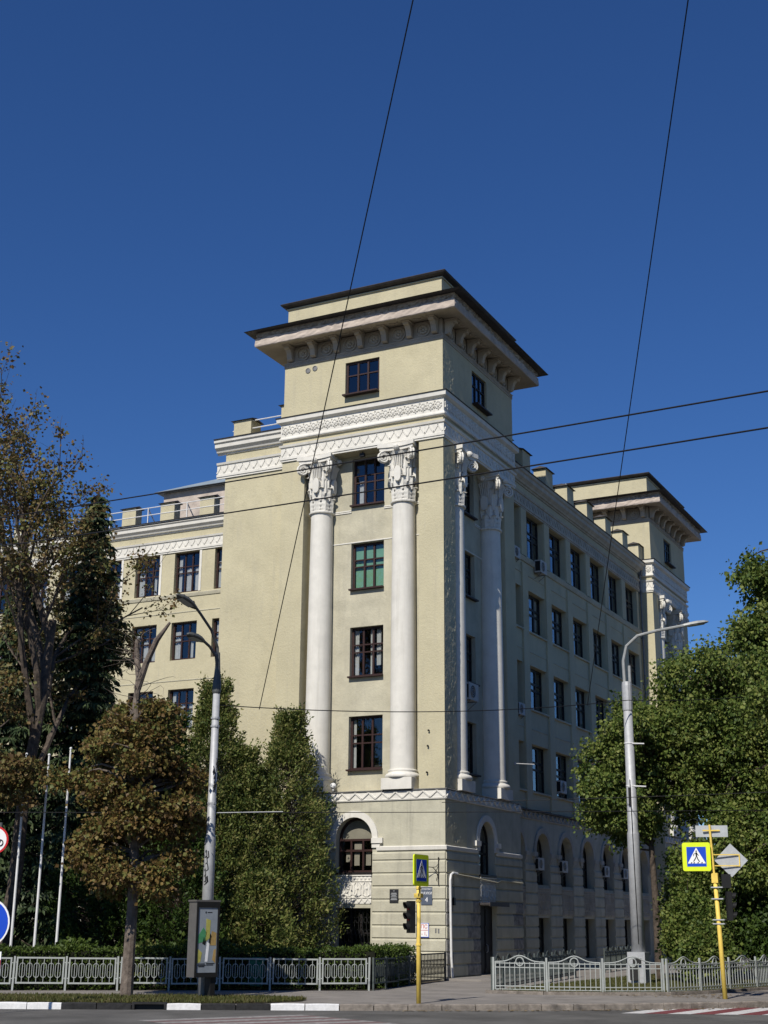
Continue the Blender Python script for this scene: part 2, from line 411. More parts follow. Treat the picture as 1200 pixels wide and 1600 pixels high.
# crossing stripes on the road, red between white
def stripes(o, du, dv, n, w, length, mw, mr):
    o = Vector(o); du = Vector(du).normalized(); dv = Vector(dv).normalized()
    for i in range(n):
        a = o + du * (i * w); m = mw if i % 2 == 0 else mr
        mb = MB(); z = Vector((0, 0, -0.116))
        mb.quad(a + z, a + du * (w - 0.01) + z, a + du * (w - 0.01) + dv * length + z, a + dv * length + z)
        obj('crossing_stripe', mb, m, road)
stripes((11.95, -15.1, 0), (1, 0.42, 0), (0.10, 1, 0), 14, 0.62, 4.0, M_LINEW, M_LINER)
stripes((2.9, -24.4, 0), (0.55, -0.25, 0), (0.55, 1.0, 0), 12, 0.45, 4.6, M_WORNW, M_WORNR)

# ------------------------------------------------------------------ the building
BLD = thing('institute_building', 'large ochre plastered corner building with white columns and heavy roof cornices', 'building')
W1, D1 = 8.37, 8.5
Z_BAND0, Z_BAND1 = 7.15, 7.6
ROWS = [(8.53, 10.93), (12.63, 14.94), (16.63, 18.86), (20.6, 22.98)]
Z_ARCH = 23.07

def wall_grid(mb, x0, x1, z0, z1, ops, y=0.0, depth=0.42):
    """wall sheet at y with openings (ox0, ox1, oz0, oz1, arched) and their reveals"""
    xs = sorted({x0, x1, *[o[0] for o in ops], *[o[1] for o in ops]}); zs = sorted({z0, z1, *[o[2] for o in ops], *[o[3] for o in ops]})
    for i in range(len(xs) - 1):
        run = None
        for j in range(len(zs) - 1):
            cx = (xs[i] + xs[i + 1]) / 2; cz = (zs[j] + zs[j + 1]) / 2
            if any(o[0] < cx < o[1] and o[2] < cz < o[3] for o in ops): continue
            mb.quad((xs[i], y, zs[j]), (xs[i + 1], y, zs[j]), (xs[i + 1], y, zs[j + 1]), (xs[i], y, zs[j + 1]))
    for o in ops:
        a, b, c, d = o[:4]; dp = o[5] if len(o) > 5 else depth; yb = y + dp
        if len(o) > 4 and o[4]:
            r = (b - a) / 2; cx = (a + b) / 2; sp = d - r; n = 14
            arc = [(cx - r * math.cos(math.pi * k / n), sp + r * math.sin(math.pi * k / n)) for k in range(n + 1)]
            for (xa, za), (xb, zb) in zip(arc[:-1], arc[1:]):
                mb.quad((xa, y, za), (xb, y, zb), (xb, y, d), (xa, y, d))
                mb.quad((xa, y, za), (xa, yb, za), (xb, yb, zb), (xb, y, zb))
            top = sp
        else:
            top = d
            mb.quad((a, y, d), (a, yb, d), (b, yb, d), (b, y, d))
        mb.quad((a, y, c), (a, yb, c), (a, yb, top), (a, y, top)); mb.quad((b, y, c), (b, y, top), (b, yb, top), (b, yb, c))
        mb.quad((a, y, c), (b, y, c), (b, yb, c), (a, yb, c))

_wc = {}
def window_meshes(w, h, kind):
    key = (round(w, 3), round(h, 3), kind)
    if key in _wc: return _wc[key]
    fr = MB(); panes = []
    t, mt = (0.12, 0.10) if kind == 'side' else (0.095, 0.06)
    if kind == 'arch':
        r = w / 2; sp = h - r; n = 14
        outer = [(-r * math.cos(math.pi * k / n), sp + r * math.sin(math.pi * k / n)) for k in range(n + 1)]
        inner = [(-(r - t) * math.cos(math.pi * k / n), sp + (r - t) * math.sin(math.pi * k / n)) for k in range(n + 1)]
        for k in range(n):
            fr.prism([outer[k], outer[k + 1], inner[k + 1], inner[k]], 0, 0.08)
        fr.box(-r, -r + t, 0, 0.08, 0, sp); fr.box(r - t, r, 0, 0.08, 0, sp); fr.box(-r + t, r - t, 0, 0.08, 0, t)
        zs = [t, sp * 0.62, sp - 0.09]
        for z in zs[1:]: fr.box(-r + t, r - t, -0.005, 0.085, z, z + 0.09)
        xs = [-r + t, -r * 0.33, r * 0.33, r - t]
        for x in xs[1:3]: fr.box(x - 0.04, x + 0.04, -0.008, 0.088, t, sp)
        for i in range(3):
            for j, (za, zb) in enumerate(((t, zs[1]), (zs[1] + 0.09, zs[2]))):
                panes.append((xs[i], xs[i + 1], za, zb))
        panes.append(('half', r - t, sp))
    else:
        rows = {'tall': (0.0, 0.50, 0.665, 1.0), 'attic': (0.0, 0.62, 1.0), 'side': (0.0, 0.50, 0.665, 1.0), 'bars': (0, .5, 1.0)}[kind]
        cols = {'tall': 3, 'attic': 3, 'side': 3, 'bars': 3}[kind]
        fr.box(-w / 2, -w / 2 + t, 0, 0.08, 0, h); fr.box(w / 2 - t, w / 2, 0, 0.08, 0, h)
        fr.box(-w / 2 + t, w / 2 - t, 0, 0.08, 0, t); fr.box(-w / 2 + t, w / 2 - t, 0, 0.08, h - t, h)
        xs = [-w / 2 + t + (w - 2 * t) * k / cols for k in range(cols + 1)]
        zs = [t + (h - 2 * t) * r_ for r_ in rows]
        for x in xs[1:-1]: fr.box(x - mt * 0.75, x + mt * 0.75, -0.006, 0.086, t, h - t)
        for z in zs[1:-1]: fr.box(-w / 2 + t, w / 2 - t, -0.003, 0.083, z - mt / 2, z + mt / 2)
        for i in range(cols):
            for j in range(len(zs) - 1): panes.append((xs[i], xs[i + 1], zs[j], zs[j + 1]))
    frm = fr.mesh('window_frame')
    pm = []
    for q in panes:
        mb = MB()
        if q[0] == 'half':
            r2, sp2 = q[1], q[2]
            mb.v = [(r2 * math.cos(math.pi * k / 12), 0.045, sp2 + r2 * math.sin(math.pi * k / 12)) for k in range(13)]; mb.f = [tuple(range(13))]
        else: mb.quad((q[0], 0.045, q[2]), (q[1], 0.045, q[2]), (q[1], 0.045, q[3]), (q[0], 0.045, q[3]))
        me = mb.mesh('pane', recalc=False); me.materials.append(M_GLASS); pm.append(me)
    allp = MB()
    for me in pm:
        allp.add([tuple(v.co) for v in me.vertices], [tuple(p.vertices) for p in me.polygons])
    am = allp.mesh('glazing', recalc=False); am.materials.append(M_GLASS)
    sl = MB(); sl.prism([(-w / 2 - 0.03, -0.07), (w / 2 + 0.03, -0.07), (w / 2 + 0.03, 0.0), (-w / 2 - 0.03, 0.0)], -0.40, 0.08)
    rm = MB(); y0, y1 = 0.085, 1.9
    hw = w / 2 + 0.6
    rm.quad((-hw, y1, -0.8), (hw, y1, -0.8), (hw, y1, h + .3), (-hw, y1, h + .3)); rm.quad((-hw, y0, -0.8), (-hw, y1, -0.8), (-hw, y1, h + .3), (-hw, y0, h + .3))
    rm.quad((hw, y0, -0.8), (hw, y0, h + .3), (hw, y1, h + .3), (hw, y1, -0.8)); rm.quad((-hw, y0, h + .3), (-hw, y1, h + .3), (hw, y1, h + .3), (hw, y0, h + .3)); rm.quad((-hw, y0, -0.8), (hw, y0, -0.8), (hw, y1, -0.8), (-hw, y1, -0.8))
    for (a, b, c, d) in ((-hw, -w / 2, -.8, h + .3), (w / 2, hw, -.8, h + .3), (-w / 2, w / 2, -.8, 0), (-w / 2, w / 2, h, h + .3)):
        rm.quad((a, y0, c), (b, y0, c), (b, y0, d), (a, y0, d))
    _wc[key] = (frm, pm, am, sl.mesh('sill'), rm.mesh('room'))
    return _wc[key]
_cc = {}
def curtain_mesh(x0, x1, z0, z1, waves=True):
    key = (round(x0, 2), round(x1, 2), round(z0, 2), round(z1, 2), waves)
    if key not in _cc:
        mb = MB(); n = max(6, int((x1 - x0) * 26)) if waves else 2
        for i in range(n + 1):
            x = x0 + (x1 - x0) * i / n; y = 0.125 + (0.03 * math.sin(i * 1.9) + 0.02 * math.sin(i * .77) if waves else 0)
            mb.v += [(x, y, z0), (x, y, z1)]
        for i in range(n): mb.f.append((2 * i, 2 * i + 2, 2 * i + 3, 2 * i + 1))
        _cc[key] = mb.mesh('curtain', smooth=True)
    return _cc[key]
NPANES = 0
def window(F, x, z, w, h, kind='tall', y=0.0, fm=None, split=True, curtains=(), sill=None, room=True):
    """one window: frame mesh as the part, panes, sill, room and curtains below it"""
    global NPANES
    frm, pm, am, sl, rm = window_meshes(w, h, kind)
    o = bpy.data.objects.new('window', frm); COL.objects.link(o); o.parent = BLD
    o.matrix_local = F @ Matrix.Translation((x, y, z))
    fm = fm or M_WFRAME
    if not frm.materials: frm.materials.append(fm)
    if frm.materials[0] != fm: o.material_slots[0].link = 'OBJECT'; o.material_slots[0].material = fm
    if split and NPANES + len(pm) <= 296:
        for me in pm: obj('pane', me, None, o)
        NPANES += len(pm)
    else: obj('glazing', am, None, o)
    if sill: obj('sill', sl, sill, o)
    if room: obj('room_interior', rm, M_ROOM, o)
    for c in curtains:
        kind_, x0, x1, z0, z1 = c
        me = curtain_mesh(x0, x1, z0, z1, kind_ == 'c')
        cc = obj('curtain' if kind_ == 'c' else 'blind', me, None, o)
        mm = {'c': M_CURT, 'g': M_BLIND, 'b': M_BOARD}[kind_]
        if not me.materials: me.materials.append(mm)
    return o

def ring(mb, x0, x1, y0, y1, prof):
    """profile (offset outwards, z) swept round a rectangle with mitred corners"""
    base = len(mb.v)
    for o, z in prof: mb.v += [(x0 - o, y0 - o, z), (x1 + o, y0 - o, z), (x1 + o, y1 + o, z), (x0 - o, y1 + o, z)]
    for i in range(len(prof) - 1):
        for j in range(4):
            mb.f.append((base + i * 4 + j, base + i * 4 + (j + 1) % 4, base + (i + 1) * 4 + (j + 1) % 4, base + (i + 1) * 4 + j))
def run(mb, x0, x1, y, prof, caps=True):
    """profile (offset outwards, z) extruded along local x"""
    n = len(prof); b = len(mb.v)
    mb.v += [(x0, y - o, z) for o, z in prof] + [(x1, y - o, z) for o, z in prof]
    for i in range(n - 1): mb.f.append((b + i, b + n + i, b + n + i + 1, b + i + 1))
    if caps: mb.f.append(tuple(b + i for i in range(n))); mb.f.append(tuple(b + n + i for i in reversed(range(n))))
def zigzag(mb, x0, x1, y, z0, z1, pitch=0.44, w=0.055, dep=0.035):
    n = max(1, round((x1 - x0) / pitch)); p = (x1 - x0) / n
    for i in range(n):
        a = x0 + i * p
        for (xa, za, xb, zb) in ((a, z0, a + p / 2, z1), (a + p / 2, z1, a + p, z0)):
            dx, dz = xb - xa, zb - za; l = math.hypot(dx, dz); nx, nz = -dz / l * w / 2, dx / l * w / 2
            mb.prism([(xa - nx, za - nz), (xb - nx, zb - nz), (xb + nx, zb + nz), (xa + nx, za + nz)], y - dep, y)
def zz_lower(mb, x0, x1, y, z0, z1): zigzag(mb, x0, x1, y, z0, z1, 0.62, 0.06, 0.045)

# ---- Corinthian-like capital with shields, used by all columns
def capital():
    mb = MB(); z0 = 20.35; H = 2.72
    mb.lathe([(0.53, z0 - 0.06), (0.60, z0 - 0.03), (0.61, z0 + 0.03), (0.57, z0 + 0.07), (0.50, z0 + 0.1), (0.49, z0 + 0.9), (0.51, z0 + 1.5), (0.58, z0 + 2.0), (0.70, z0 + 2.28), (0.74, z0 + 2.34)], 20)
    def leaf(ang, zb, h, w, rb, curl):
        n = 7; ca, sa = math.cos(ang), math.sin(ang); b = len(mb.v)
        for i in range(n + 1):
            t = i / n
            if t < 0.75: r = rb + 0.03 + 0.05 * t; z = zb + h * t / 0.75 * 0.92
            else:
                a = (t - 0.75) / 0.25 * math.pi * 0.9
                r = rb + 0.07 + curl * (1 - math.cos(a)) * 0.6; z = zb + h * 0.92 + curl * math.sin(a) * 0.7
            ww = w * (0.75 + 0.35 * math.sin(math.pi * min(t * 1.1, 1))) * (1 - 0.35 * t * t)
            ww *= 1 + 0.14 * (1 if i % 2 else -1)
            for s, dr in ((-1, -0.035), (-0.4, 0.012), (0, 0.05), (0.4, 0.012), (1, -0.035)):
                x = r + dr; tt = s * ww / 2
                mb.v.append((x * ca - tt * sa, x * sa + tt * ca, z))
        for i in range(n):
            for j in range(4): mb.f.append((b + i * 5 + j, b + i * 5 + j + 1, b + i * 5 + 5 + j + 1, b + i * 5 + 5 + j))
    for k in range(8): leaf(k * math.pi / 4, z0 + 0.08, 0.58, 0.40, 0.49, 0.10)
    for k in range(8): leaf(k * math.pi / 4 + math.pi / 8, z0 + 0.55, 0.62, 0.33, 0.50, 0.11)
    for k in range(4):
        a = k * math.pi / 2 + math.pi / 4
        leaf(a, z0 + 0.9, 0.85, 0.30, 0.53, 0.13); leaf(a + 0.2, z0 + 1.15, 0.85, 0.2, 0.56, 0.13); leaf(a - 0.2, z0 + 1.15, 0.85, 0.2, 0.56, 0.13)
        # corner volute: spiral in the diagonal plane
        ca, sa = math.cos(a), math.sin(a); pts = []
        for i in range(26):
            t = i / 25; an = math.pi * 0.5 + t * math.pi * 4.2; rr = 0.235 * (1 - t) ** 0.9 + 0.03
            pts.append((0.98 - rr * math.cos(an), z0 + 2.08 + rr * math.sin(an)))
        pts = [(0.60, z0 + 1.55), (0.66, z0 + 2.0), (0.78, z0 + 2.26)] + pts
        for off in (-0.055, 0.055):
            mb.tube([(r * ca - off * sa, r * sa + off * ca, z) for r, z in pts], [0.05] * len(pts), 5)
        # shield and ribs on each face
        f = k * math.pi / 2; cf, sf = math.cos(f), math.sin(f)
        sh = [(0.17 * math.cos(t), 0.0, 0.36 * (math.copysign(abs(math.sin(t)) ** 0.6, math.sin(t)))) for t in [2 * math.pi * i / 16 for i in range(16)]]
        sm = MB(); sm.prism([(x, z) for x, _, z in sh], -0.08, 0.06)
        Mx = Matrix.Translation((0, 0, z0 + 1.27)) @ Matrix.Rotation(f + R90, 4, 'Z') @ Matrix.Translation((0, -0.60, 0))
        mb.merge(sm, Mx)
        for j in range(-2, 3):
            mb.tube([((0.56) * cf - j * 0.085 * sf, 0.56 * sf + j * 0.085 * cf, z0 + 1.62), ((0.64) * cf - j * 0.1 * sf, 0.64 * sf + j * 0.1 * cf, z0 + 2.05), ((0.73) * cf - j * 0.12 * sf, 0.73 * sf + j * 0.12 * cf, z0 + 2.25)], [0.03, 0.035, 0.045], 5)
        mb.sphere((0.86 * cf, 0.86 * sf, z0 + 2.46), 0.15, 8, 5); mb.sphere((0.95 * cf, 0.95 * sf, z0 + 2.46), 0.07, 6, 4)
    # abacus with hollow sides
    def aba(s, z_a, z_b):
        pl = []
        for k in range(4):
            a = k * math.pi / 2
            for t in (-0.94, -0.6, -0.25, 0.25, 0.6, 0.94):
                d = s * (0.80 + 0.17 * t * t); x, y = d, t * s
                pl.append((x * math.cos(a) - y * math.sin(a), x * math.sin(a) + y * math.cos(a)))
        n = len(pl); b = len(mb.v)
        mb.v += [(x, y, z_a) for x, y in pl] + [(x, y, z_b) for x, y in pl]
        mb.f.append(tuple(b + i for i in reversed(range(n)))); mb.f.append(tuple(b + n + i for i in range(n)))
        for i in range(n): mb.f.append((b + i, b + (i + 1) % n, b + n + (i + 1) % n, b + n + i))
    aba(0.88, z0 + 2.36, z0 + 2.50); aba(0.96, z0 + 2.502, z0 + 2.70)
    return mb.mesh('capital')
ME_CAP = capital(); ME_CAP.materials.append(M_WHITE)
def shaft_mesh():
    mb = MB(); pr = []
    for i in range(13):
        t = i / 12; pr.append((0.565 - 0.055 * t ** 1.6, 8.42 + (20.30 - 8.42) * t))
    mb.lathe(pr, 32, caps=False); me = mb.mesh('shaft', smooth=True); me.materials.append(M_WHITE); return me
ME_SHAFT = shaft_mesh()
_b = MB(); _b.lathe([(0.74, 8.08), (0.77, 8.14), (0.77, 8.2), (0.72, 8.27), (0.64, 8.3), (0.62, 8.35), (0.65, 8.38), (0.64, 8.43), (0.57, 8.46)], 28)
ME_CBASE = _b.mesh('column_base', smooth=True); ME_CBASE.materials.append(M_WHITE)
_b = MB(); _b.box(-0.72, 0.72, -0.66, 0.72, 7.6, 8.08)
ME_PLINTH = _b.mesh('plinth'); ME_PLINTH.materials.append(M_WHITE)
def column(F, x, y):
    o = obj('column', ME_SHAFT, None, BLD, F @ Matrix.Translation((x, y, 0)))
    obj('capital', ME_CAP, None, o); obj('column_base', ME_CBASE, None, o); obj('plinth', ME_PLINTH, None, o)

# ---- modillion, rosettes
_b = MB(); pf = [(0, 28.93), (-0.56, 28.86), (-0.58, 28.76), (-0.54, 28.68), (-0.40, 28.66), (-0.29, 28.52), (-0.25, 28.36), (-0.22, 28.22), (-0.12, 28.16), (0, 28.16)]
n_ = len(pf); _b.v = [(-0.13, y, z) for y, z in pf] + [(0.13, y, z) for y, z in pf]
_b.f = [tuple(range(n_)), tuple(n_ + i for i in reversed(range(n_)))] + [(i, (i + 1) % n_, n_ + (i + 1) % n_, n_ + i) for i in range(n_)]
_b.box(-0.19, 0.19, -0.66, -0.002, 28.80, 28.87)
ME_MOD = _b.mesh('bracket'); ME_MOD.materials.append(M_SOFFIT)
def ros(r, petals=8):
    mb = MB(); mb.sphere((0, 0, 0), r * 0.3, 8, 5, (1, .6, 1))
    for k in range(petals):
        a = 2 * math.pi * k / petals; mb.sphere((r * 0.62 * math.cos(a), 0, r * 0.62 * math.sin(a)), r * 0.3, 6, 4, (1, .5, 1))
    return mb
_b = ros(0.26); _b.tube([(0.34 * math.cos(a), 0, 0.34 * math.sin(a)) for a in [2 * math.pi * i / 14 for i in range(14)]], 0.035, 5, closed=True)
ME_ROS = _b.mesh('rosette'); ME_ROS.materials.append(M_SOFFIT)
_b = MB(); _b.sphere((0, 0, 0), 0.09, 7, 4, (1, .6, 1.2))
for a in (20, 55, 125, 160, 90): _b.sphere((0.13 * math.cos(math.radians(a)), 0, 0.14 * math.sin(math.radians(a)) + .03), 0.062, 6, 4, (1, .6, 1))
for a in (-160, -125, -55, -20): _b.sphere((0.14 * math.cos(math.radians(a)), 0, 0.15 * math.sin(math.radians(a))), 0.055, 6, 4, (1, .6, 1))
_b.tube([(-0.2, 0, -0.14), (-0.15, -.01, -0.05), (-0.2, 0, 0.1), (-0.12, -.01, 0.2), (-0.2, 0, 0.2)], 0.025, 4); _b.tube([(0.0, 0, -0.22), (0.0, -.02, -.12)], 0.03, 4)
ME_PALM = _b.mesh('palmette'); ME_PALM.materials.append(M_WHITE)
_b = MB(); _b.tube([(0.23 * math.cos(a), 0.23 * math.sin(a), 28.86) for a in [2 * math.pi * i / 16 for i in range(16)]], 0.035, 5, closed=True)
ME_SOFR = _b.mesh('soffit_ring'); ME_SOFR.materials.append(M_SOFFIT)

def rough_band(x0, x1, y0, y1, prof, step, amp, seed, sides=(0, 1)):
    """a worn fascia swept round the tower, vertices shaken"""
    r_ = random.Random(seed); mb = MB()
    segs = []
    def pt(side, t, o):
        if side == 0: return (x0 - o + (x1 - x0 + 2 * o) * t, y0 - o)
        if side == 1: return (x1 + o, y0 - o + (y1 - y0 + 2 * o) * t)
        if side == 2: return (x1 + o - (x1 - x0 + 2 * o) * t, y1 + o)
        return (x0 - o, y1 + o - (y1 - y0 + 2 * o) * t)
    for side in range(4):
        n = int((x1 - x0 if side % 2 == 0 else y1 - y0) / (step if side in sides else 1.0)); b = len(mb.v)
        for i in range(n + 1):
            for o, z, k in prof:
                end = i in (0, n)
                d = 0 if end else amp * k * (r_.random() - 0.5) * 2
                x, y = pt(side, i / n, o + d); mb.v.append((x, y, z + (0 if end else amp * 0.5 * k * (r_.random() - .5))))
        m = len(prof)
        for i in range(n):
            for j in range(m - 1): mb.f.append((b + i * m + j, b + (i + 1) * m + j, b + (i + 1) * m + j + 1, b + i * m + j + 1))
    return mb

def course_block(L, h, proud=0.05):
    mb = MB(); c = 0.035
    pr = [(0.0, 0.008), (-proud, 0.02), (-proud, h - 0.095), (-proud + 0.012, h - 0.085), (0.0, h - 0.012)]
    n = len(pr); mb.v = [(0, y, z) for y, z in pr] + [(L, y, z) for y, z in pr]
    mb.f = [(i, n + i, n + i + 1, i + 1) for i in range(n - 1)] + [tuple(range(n)), tuple(n + i for i in reversed(range(n)))]
    return mb
_cb = {}
def course(F, x0, x1, z0, z1, y=0.0, m=None):
    key = (round(x1 - x0, 2), round(z1 - z0, 2), m.name if m else '')
    if key not in _cb:
        me = course_block(x1 - x0, z1 - z0).mesh('rusticated_block'); me.materials.append(m or M_BASEPL); _cb[key] = me
    obj('rusticated_block', _cb[key], None, BLD, F @ Matrix.Translation((x0, y - 0.001, z0)))
JZ = [0.12, 0.61, 1.10, 1.60, 2.11, 2.63, 3.14, 3.67, 4.19, 4.71, 5.06]

def relief_panel(F, x0, x1, z0, z1, y, m=None):
    mb = MB(); mb.box(x0, x1, y - 0.02, y + 0.1, z0, z1)
    w = x1 - x0; zz = z0 + 0.26
    zigzag(mb, x0 + .02, x1 - .02, y - 0.02, z0 + 0.03, z0 + 0.22, 0.3, 0.04, 0.03)
    mb.box(x0 - .02, x1 + .02, y - 0.055, y, zz - 0.03, zz); mb.box(x0 - .02, x1 + .02, y - 0.07, y, z1 - 0.05, z1)
    mb.box(x0 - .02, x1 + .02, y - 0.055, y, z1 - 0.27, z1 - 0.24)
    n = 4
    for i in range(n):                       # lyre shaped scrolls
        cx = x0 + w * (i + 0.5) / n; hw = w / n * 0.42; h0, h1 = zz + 0.03, z1 - 0.30
        for s in (-1, 1):
            pts = [(cx + s * hw * 0.15, y - .03, h0), (cx + s * hw * 0.9, y - .035, h0 + 0.08), (cx + s * hw * 0.75, y - .03, h0 + (h1 - h0) * .45), (cx + s * hw * 0.95, y - .03, h0 + (h1 - h0) * .8), (cx + s * hw * 0.55, y - .035, h1)]
            mb.tube(pts, 0.032, 5)
        mb.tube([(cx, y - .03, h0), (cx, y - .04, h1)], 0.022, 5); mb.sphere((cx, y - .03, h0 + (h1 - h0) * .55), 0.06, 6, 4)
    for i in range(9):
        cx = x0 + w * (i + 0.5) / 9; mb.sphere((cx, y - .02, z1 - 0.145), 0.075, 6, 4, (1, .6, 1))
    obj('relief_panel', mb, m or M_WHITE, BLD, F)
def archivolt(F, xc, r, sp, y, low=5.2, m=None):
    mb = MB(); n = 16; ro = r + 0.27
    for k in range(n):
        a, b = math.pi * k / n, math.pi * (k + 1) / n
        mb.prism([(xc - r * math.cos(a), sp + r * math.sin(a)), (xc - ro * math.cos(a), sp + ro * math.sin(a)), (xc - ro * math.cos(b), sp + ro * math.sin(b)), (xc - r * math.cos(b), sp + r * math.sin(b))], y - 0.06, y)
    for s in (-1, 1):
        a, b = sorted((xc + s * r, xc + s * (r + 0.52))); mb.box(a, b, y - 0.13, y, sp - 0.22, sp)
        a, b = sorted((xc + s * r, xc + s * (r + 0.38))); mb.box(a, b, y - 0.08, y, sp - 0.40, sp - 0.222)
        a, b = sorted((xc + s * r, xc + s * (r + 0.22))); mb.box(a, b, y - 0.05, y, low, sp - 0.402)
    obj('archivolt', mb, m or M_WHITE, BLD, F)

ENT = [(0.0, 23.07), (0.07, 23.07), (0.07, 23.15), (0.11, 23.16), (0.11, 23.28), (0.06, 23.29), (0.06, 23.76), (0.12, 23.78), (0.15, 23.88), (0.0, 23.88)]
def tower(y_off, first):
    x0, x1, y0, y1 = -W1, 0.0, y_off, y_off + D1
    F1 = FA @ Matrix.Translation((0, y_off, 0)); F2 = FB @ Matrix.Translation((y_off, 0, 0))
    faces = [(F1, -W1, 0.0, -4.17, -4.14, -4.25), (F2, 0.0, D1, 4.23, 4.26, 4.38)]
    ops_all = []
    for fi, (F, a, b, rc, wc, ac) in enumerate(faces):
        show = first or fi == 1
        ops = [(wc - 0.90, wc + 0.90, 25.88, 27.56, False, 0.22)]
        if show:
            ops += [(rc - 2.97, rc + 2.97, 7.6, 23.07, False, 0.72), (ac - 0.88, ac + 0.88, 4.22, 6.50, True, 0.45)]
            ops.append((ac - 0.82, ac + 0.82, 0.75, 2.78, False, 0.40) if fi == 0 else (3.52, 5.28, 0.12, 2.95, False, 0.22))
        up = MB(); wall_grid(up, a, b, 7.15 if show else 0.0, 28.0, [o for o in ops if o[3] > 7.2])
        obj('tower_wall', up, M_PLASTER, BLD, F)
        window(F, wc, 25.88, 1.76, 1.68, 'attic', 0.10, split=first, sill=M_WFRAME, fm=M_WFRAME if fi == 0 else M_WFRAMED)
        if not show: continue
        lo = MB(); wall_grid(lo, a, b, 0.0, 7.15, [o for o in ops if o[3] < 7.2]); obj('ground_floor_wall', lo, M_BASEPL, BLD, F)
        # recessed back wall with its windows
        bk = MB(); wops = [(wc - 0.84, wc + 0.84, z0, z1, False, 0.26) for z0, z1 in ROWS]
        wall_grid(bk, rc - 2.97, rc + 2.97, 7.6, 23.07, wops, 0.72); obj('recess_wall', bk, M_PLASTER2, BLD, F)
        for r_i, (z0, z1) in enumerate(ROWS):
            h = z1 - z0 - 0.02; cu = ()
            if first and fi == 0:
                if r_i == 3: cu = (('c', -0.60, -0.36, 0.1, 1.25), ('c', -0.36, -0.22, 0.1, 0.9))
                if r_i == 2: cu = (('g', -0.8, 0.8, 0.08, 2.02),)
                if r_i == 1: cu = (('c', -0.72, -0.50, 0.08, 2.2), ('c', -0.34, -0.22, 0.08, 2.2), ('c', 0.05, 0.2, 0.08, 2.2), ('c', 0.36, 0.6, 0.5, 2.2), ('c', .68, .76, .08, 2.2))
                if r_i == 0: cu = (('c', -0.74, -0.58, 0.08, 2.2),)
            window(F, wc, z0 + 0.07, 1.66, h - 0.06, 'tall', 0.92, split=first and fi == 0, sill=M_WFRAME, curtains=cu, fm=M_WFRAME if fi == 0 else M_WFRAMED)
        ln = MB()
        for z in (20.34, 20.42):
            ln.box(rc - 2.97, wc - 0.84, 0.68, 0.73, z, z + 0.05); ln.box(wc + 0.84, rc + 2.97, 0.68, 0.73, z, z + 0.05)
        ln.box(rc - 2.97, rc + 2.97, 0.695, 0.73, 18.88, 18.93)
        obj('string_course', ln, M_WHITE, BLD, F)
        for cx in ((-6.40, -2.17) if fi == 0 else (2.0, 6.37)): column(F, cx, 0.445)
        # ground floor: arched window, relief, rusticated courses
        window(F, ac, 4.22, 1.74, 2.27, 'arch', 0.30, split=first and fi == 0, sill=M_WFRAMED, fm=M_WFRAME if fi == 0 else M_WFRAMED,
               curtains=((('b', -0.8, 0.8, 1.36, 2.2), ('b', -.6, -.36, .45, .92), ('b', -.2, .15, .95, 1.25), ('b', -.2, .05, .3, .85), ('b', .36, .6, .3, .85)) if fi == 0 else ()))
        archivolt(F, ac, 0.88, 5.62, 0.0, 5.2)
        relief_panel(F, ac - 0.86, ac + 0.86, 2.95, 4.12, -0.01)
        if fi == 0:
            wdw = window(F, ac, 0.80, 1.60, 1.95, 'bars', 0.28, split=True, fm=M_WFRAMED)
            mb = MB()
            for i in range(9): mb.tube([(-0.74 + i * 0.185, -0.06, 0.02), (-0.74 + i * 0.185 + 0.05, -0.06, 0.7), (-0.74 + i * 0.185 - .05, -0.06, 1.3), (-0.74 + i * 0.185, -0.06, 1.93)], 0.012, 4)
            for i in range(8):
                for zc in (0.5, 1.0, 1.5): mb.tube([(-0.65 + i * 0.185 + 0.075 * math.cos(t), -0.06, zc + 0.12 * math.sin(t)) for t in [k * math.pi / 5 for k in range(10)]], 0.010, 4, closed=True)
            obj('window_grille', mb, M_FENCEK, wdw)
        st = MB(); run(st, a, ac - 1.1, 0.0, [(0, 5.08), (0.07, 5.10), (0.09, 5.24), (0.0, 5.28)]); run(st, ac + 1.1, b + (0.09 if fi == 0 else 0), 0.0, [(0, 5.08), (0.07, 5.10), (0.09, 5.24), (0.0, 5.28)])
        obj('string_course', st, M_WHITE, BLD, F)
        for j in range(len(JZ) - 1):
            z0, z1 = JZ[j], JZ[j + 1]
            if fi == 0:
                e0, e1 = (ac - 0.90, ac + 0.90)
                course(F, a, e0, z0, z1); course(F, e1, b - 0.0, z0, z1)
            else:
                l1, r0 = (3.48, 5.32) if z0 < 2.9 else (ac - 0.90, ac + 0.90)
                stone = z0 < 2.9
                if stone:
                    q = 2.1 + 0.3 * (j % 3); course(F, 0.02, 0.45 + 0.2 * (j % 2), z0, z1, 0, M_STONE if j % 4 != 3 else None)
                    course(F, 0.455 + 0.2 * (j % 2), q, z0, z1); course(F, q + 0.005, l1, z0, z1, 0, M_STONE)
                    q2 = 7.3 + 0.3 * (j % 2); course(F, r0, q2, z0, z1); course(F, q2 + .005, b, z0, z1, 0, M_STONE if j % 3 else None)
                else: course(F, 0.02, l1, z0, z1); course(F, r0, b, z0, z1)
        bd = MB(); run(bd, a, b + (0.05 if fi == 0 else 0), 0.0, [(0.0, Z_BAND0), (0.05, Z_BAND0), (0.07, 7.2), (0.05, 7.22), (0.05, 7.52), (0.0, 7.53)])
        zz_lower(bd, a + .02, b - .02, -0.05, 7.24, 7.5); obj('ornamental_band', bd, M_WHITE, BLD, F)
        bd = MB(); run(bd, a, b + (0.1 if fi == 0 else 0), 0.0, [(0.0, 7.532), (0.09, 7.532), (0.10, 7.56), (0.0, 7.60)]); obj('band_flashing', bd, M_GREYTIN, BLD, F)
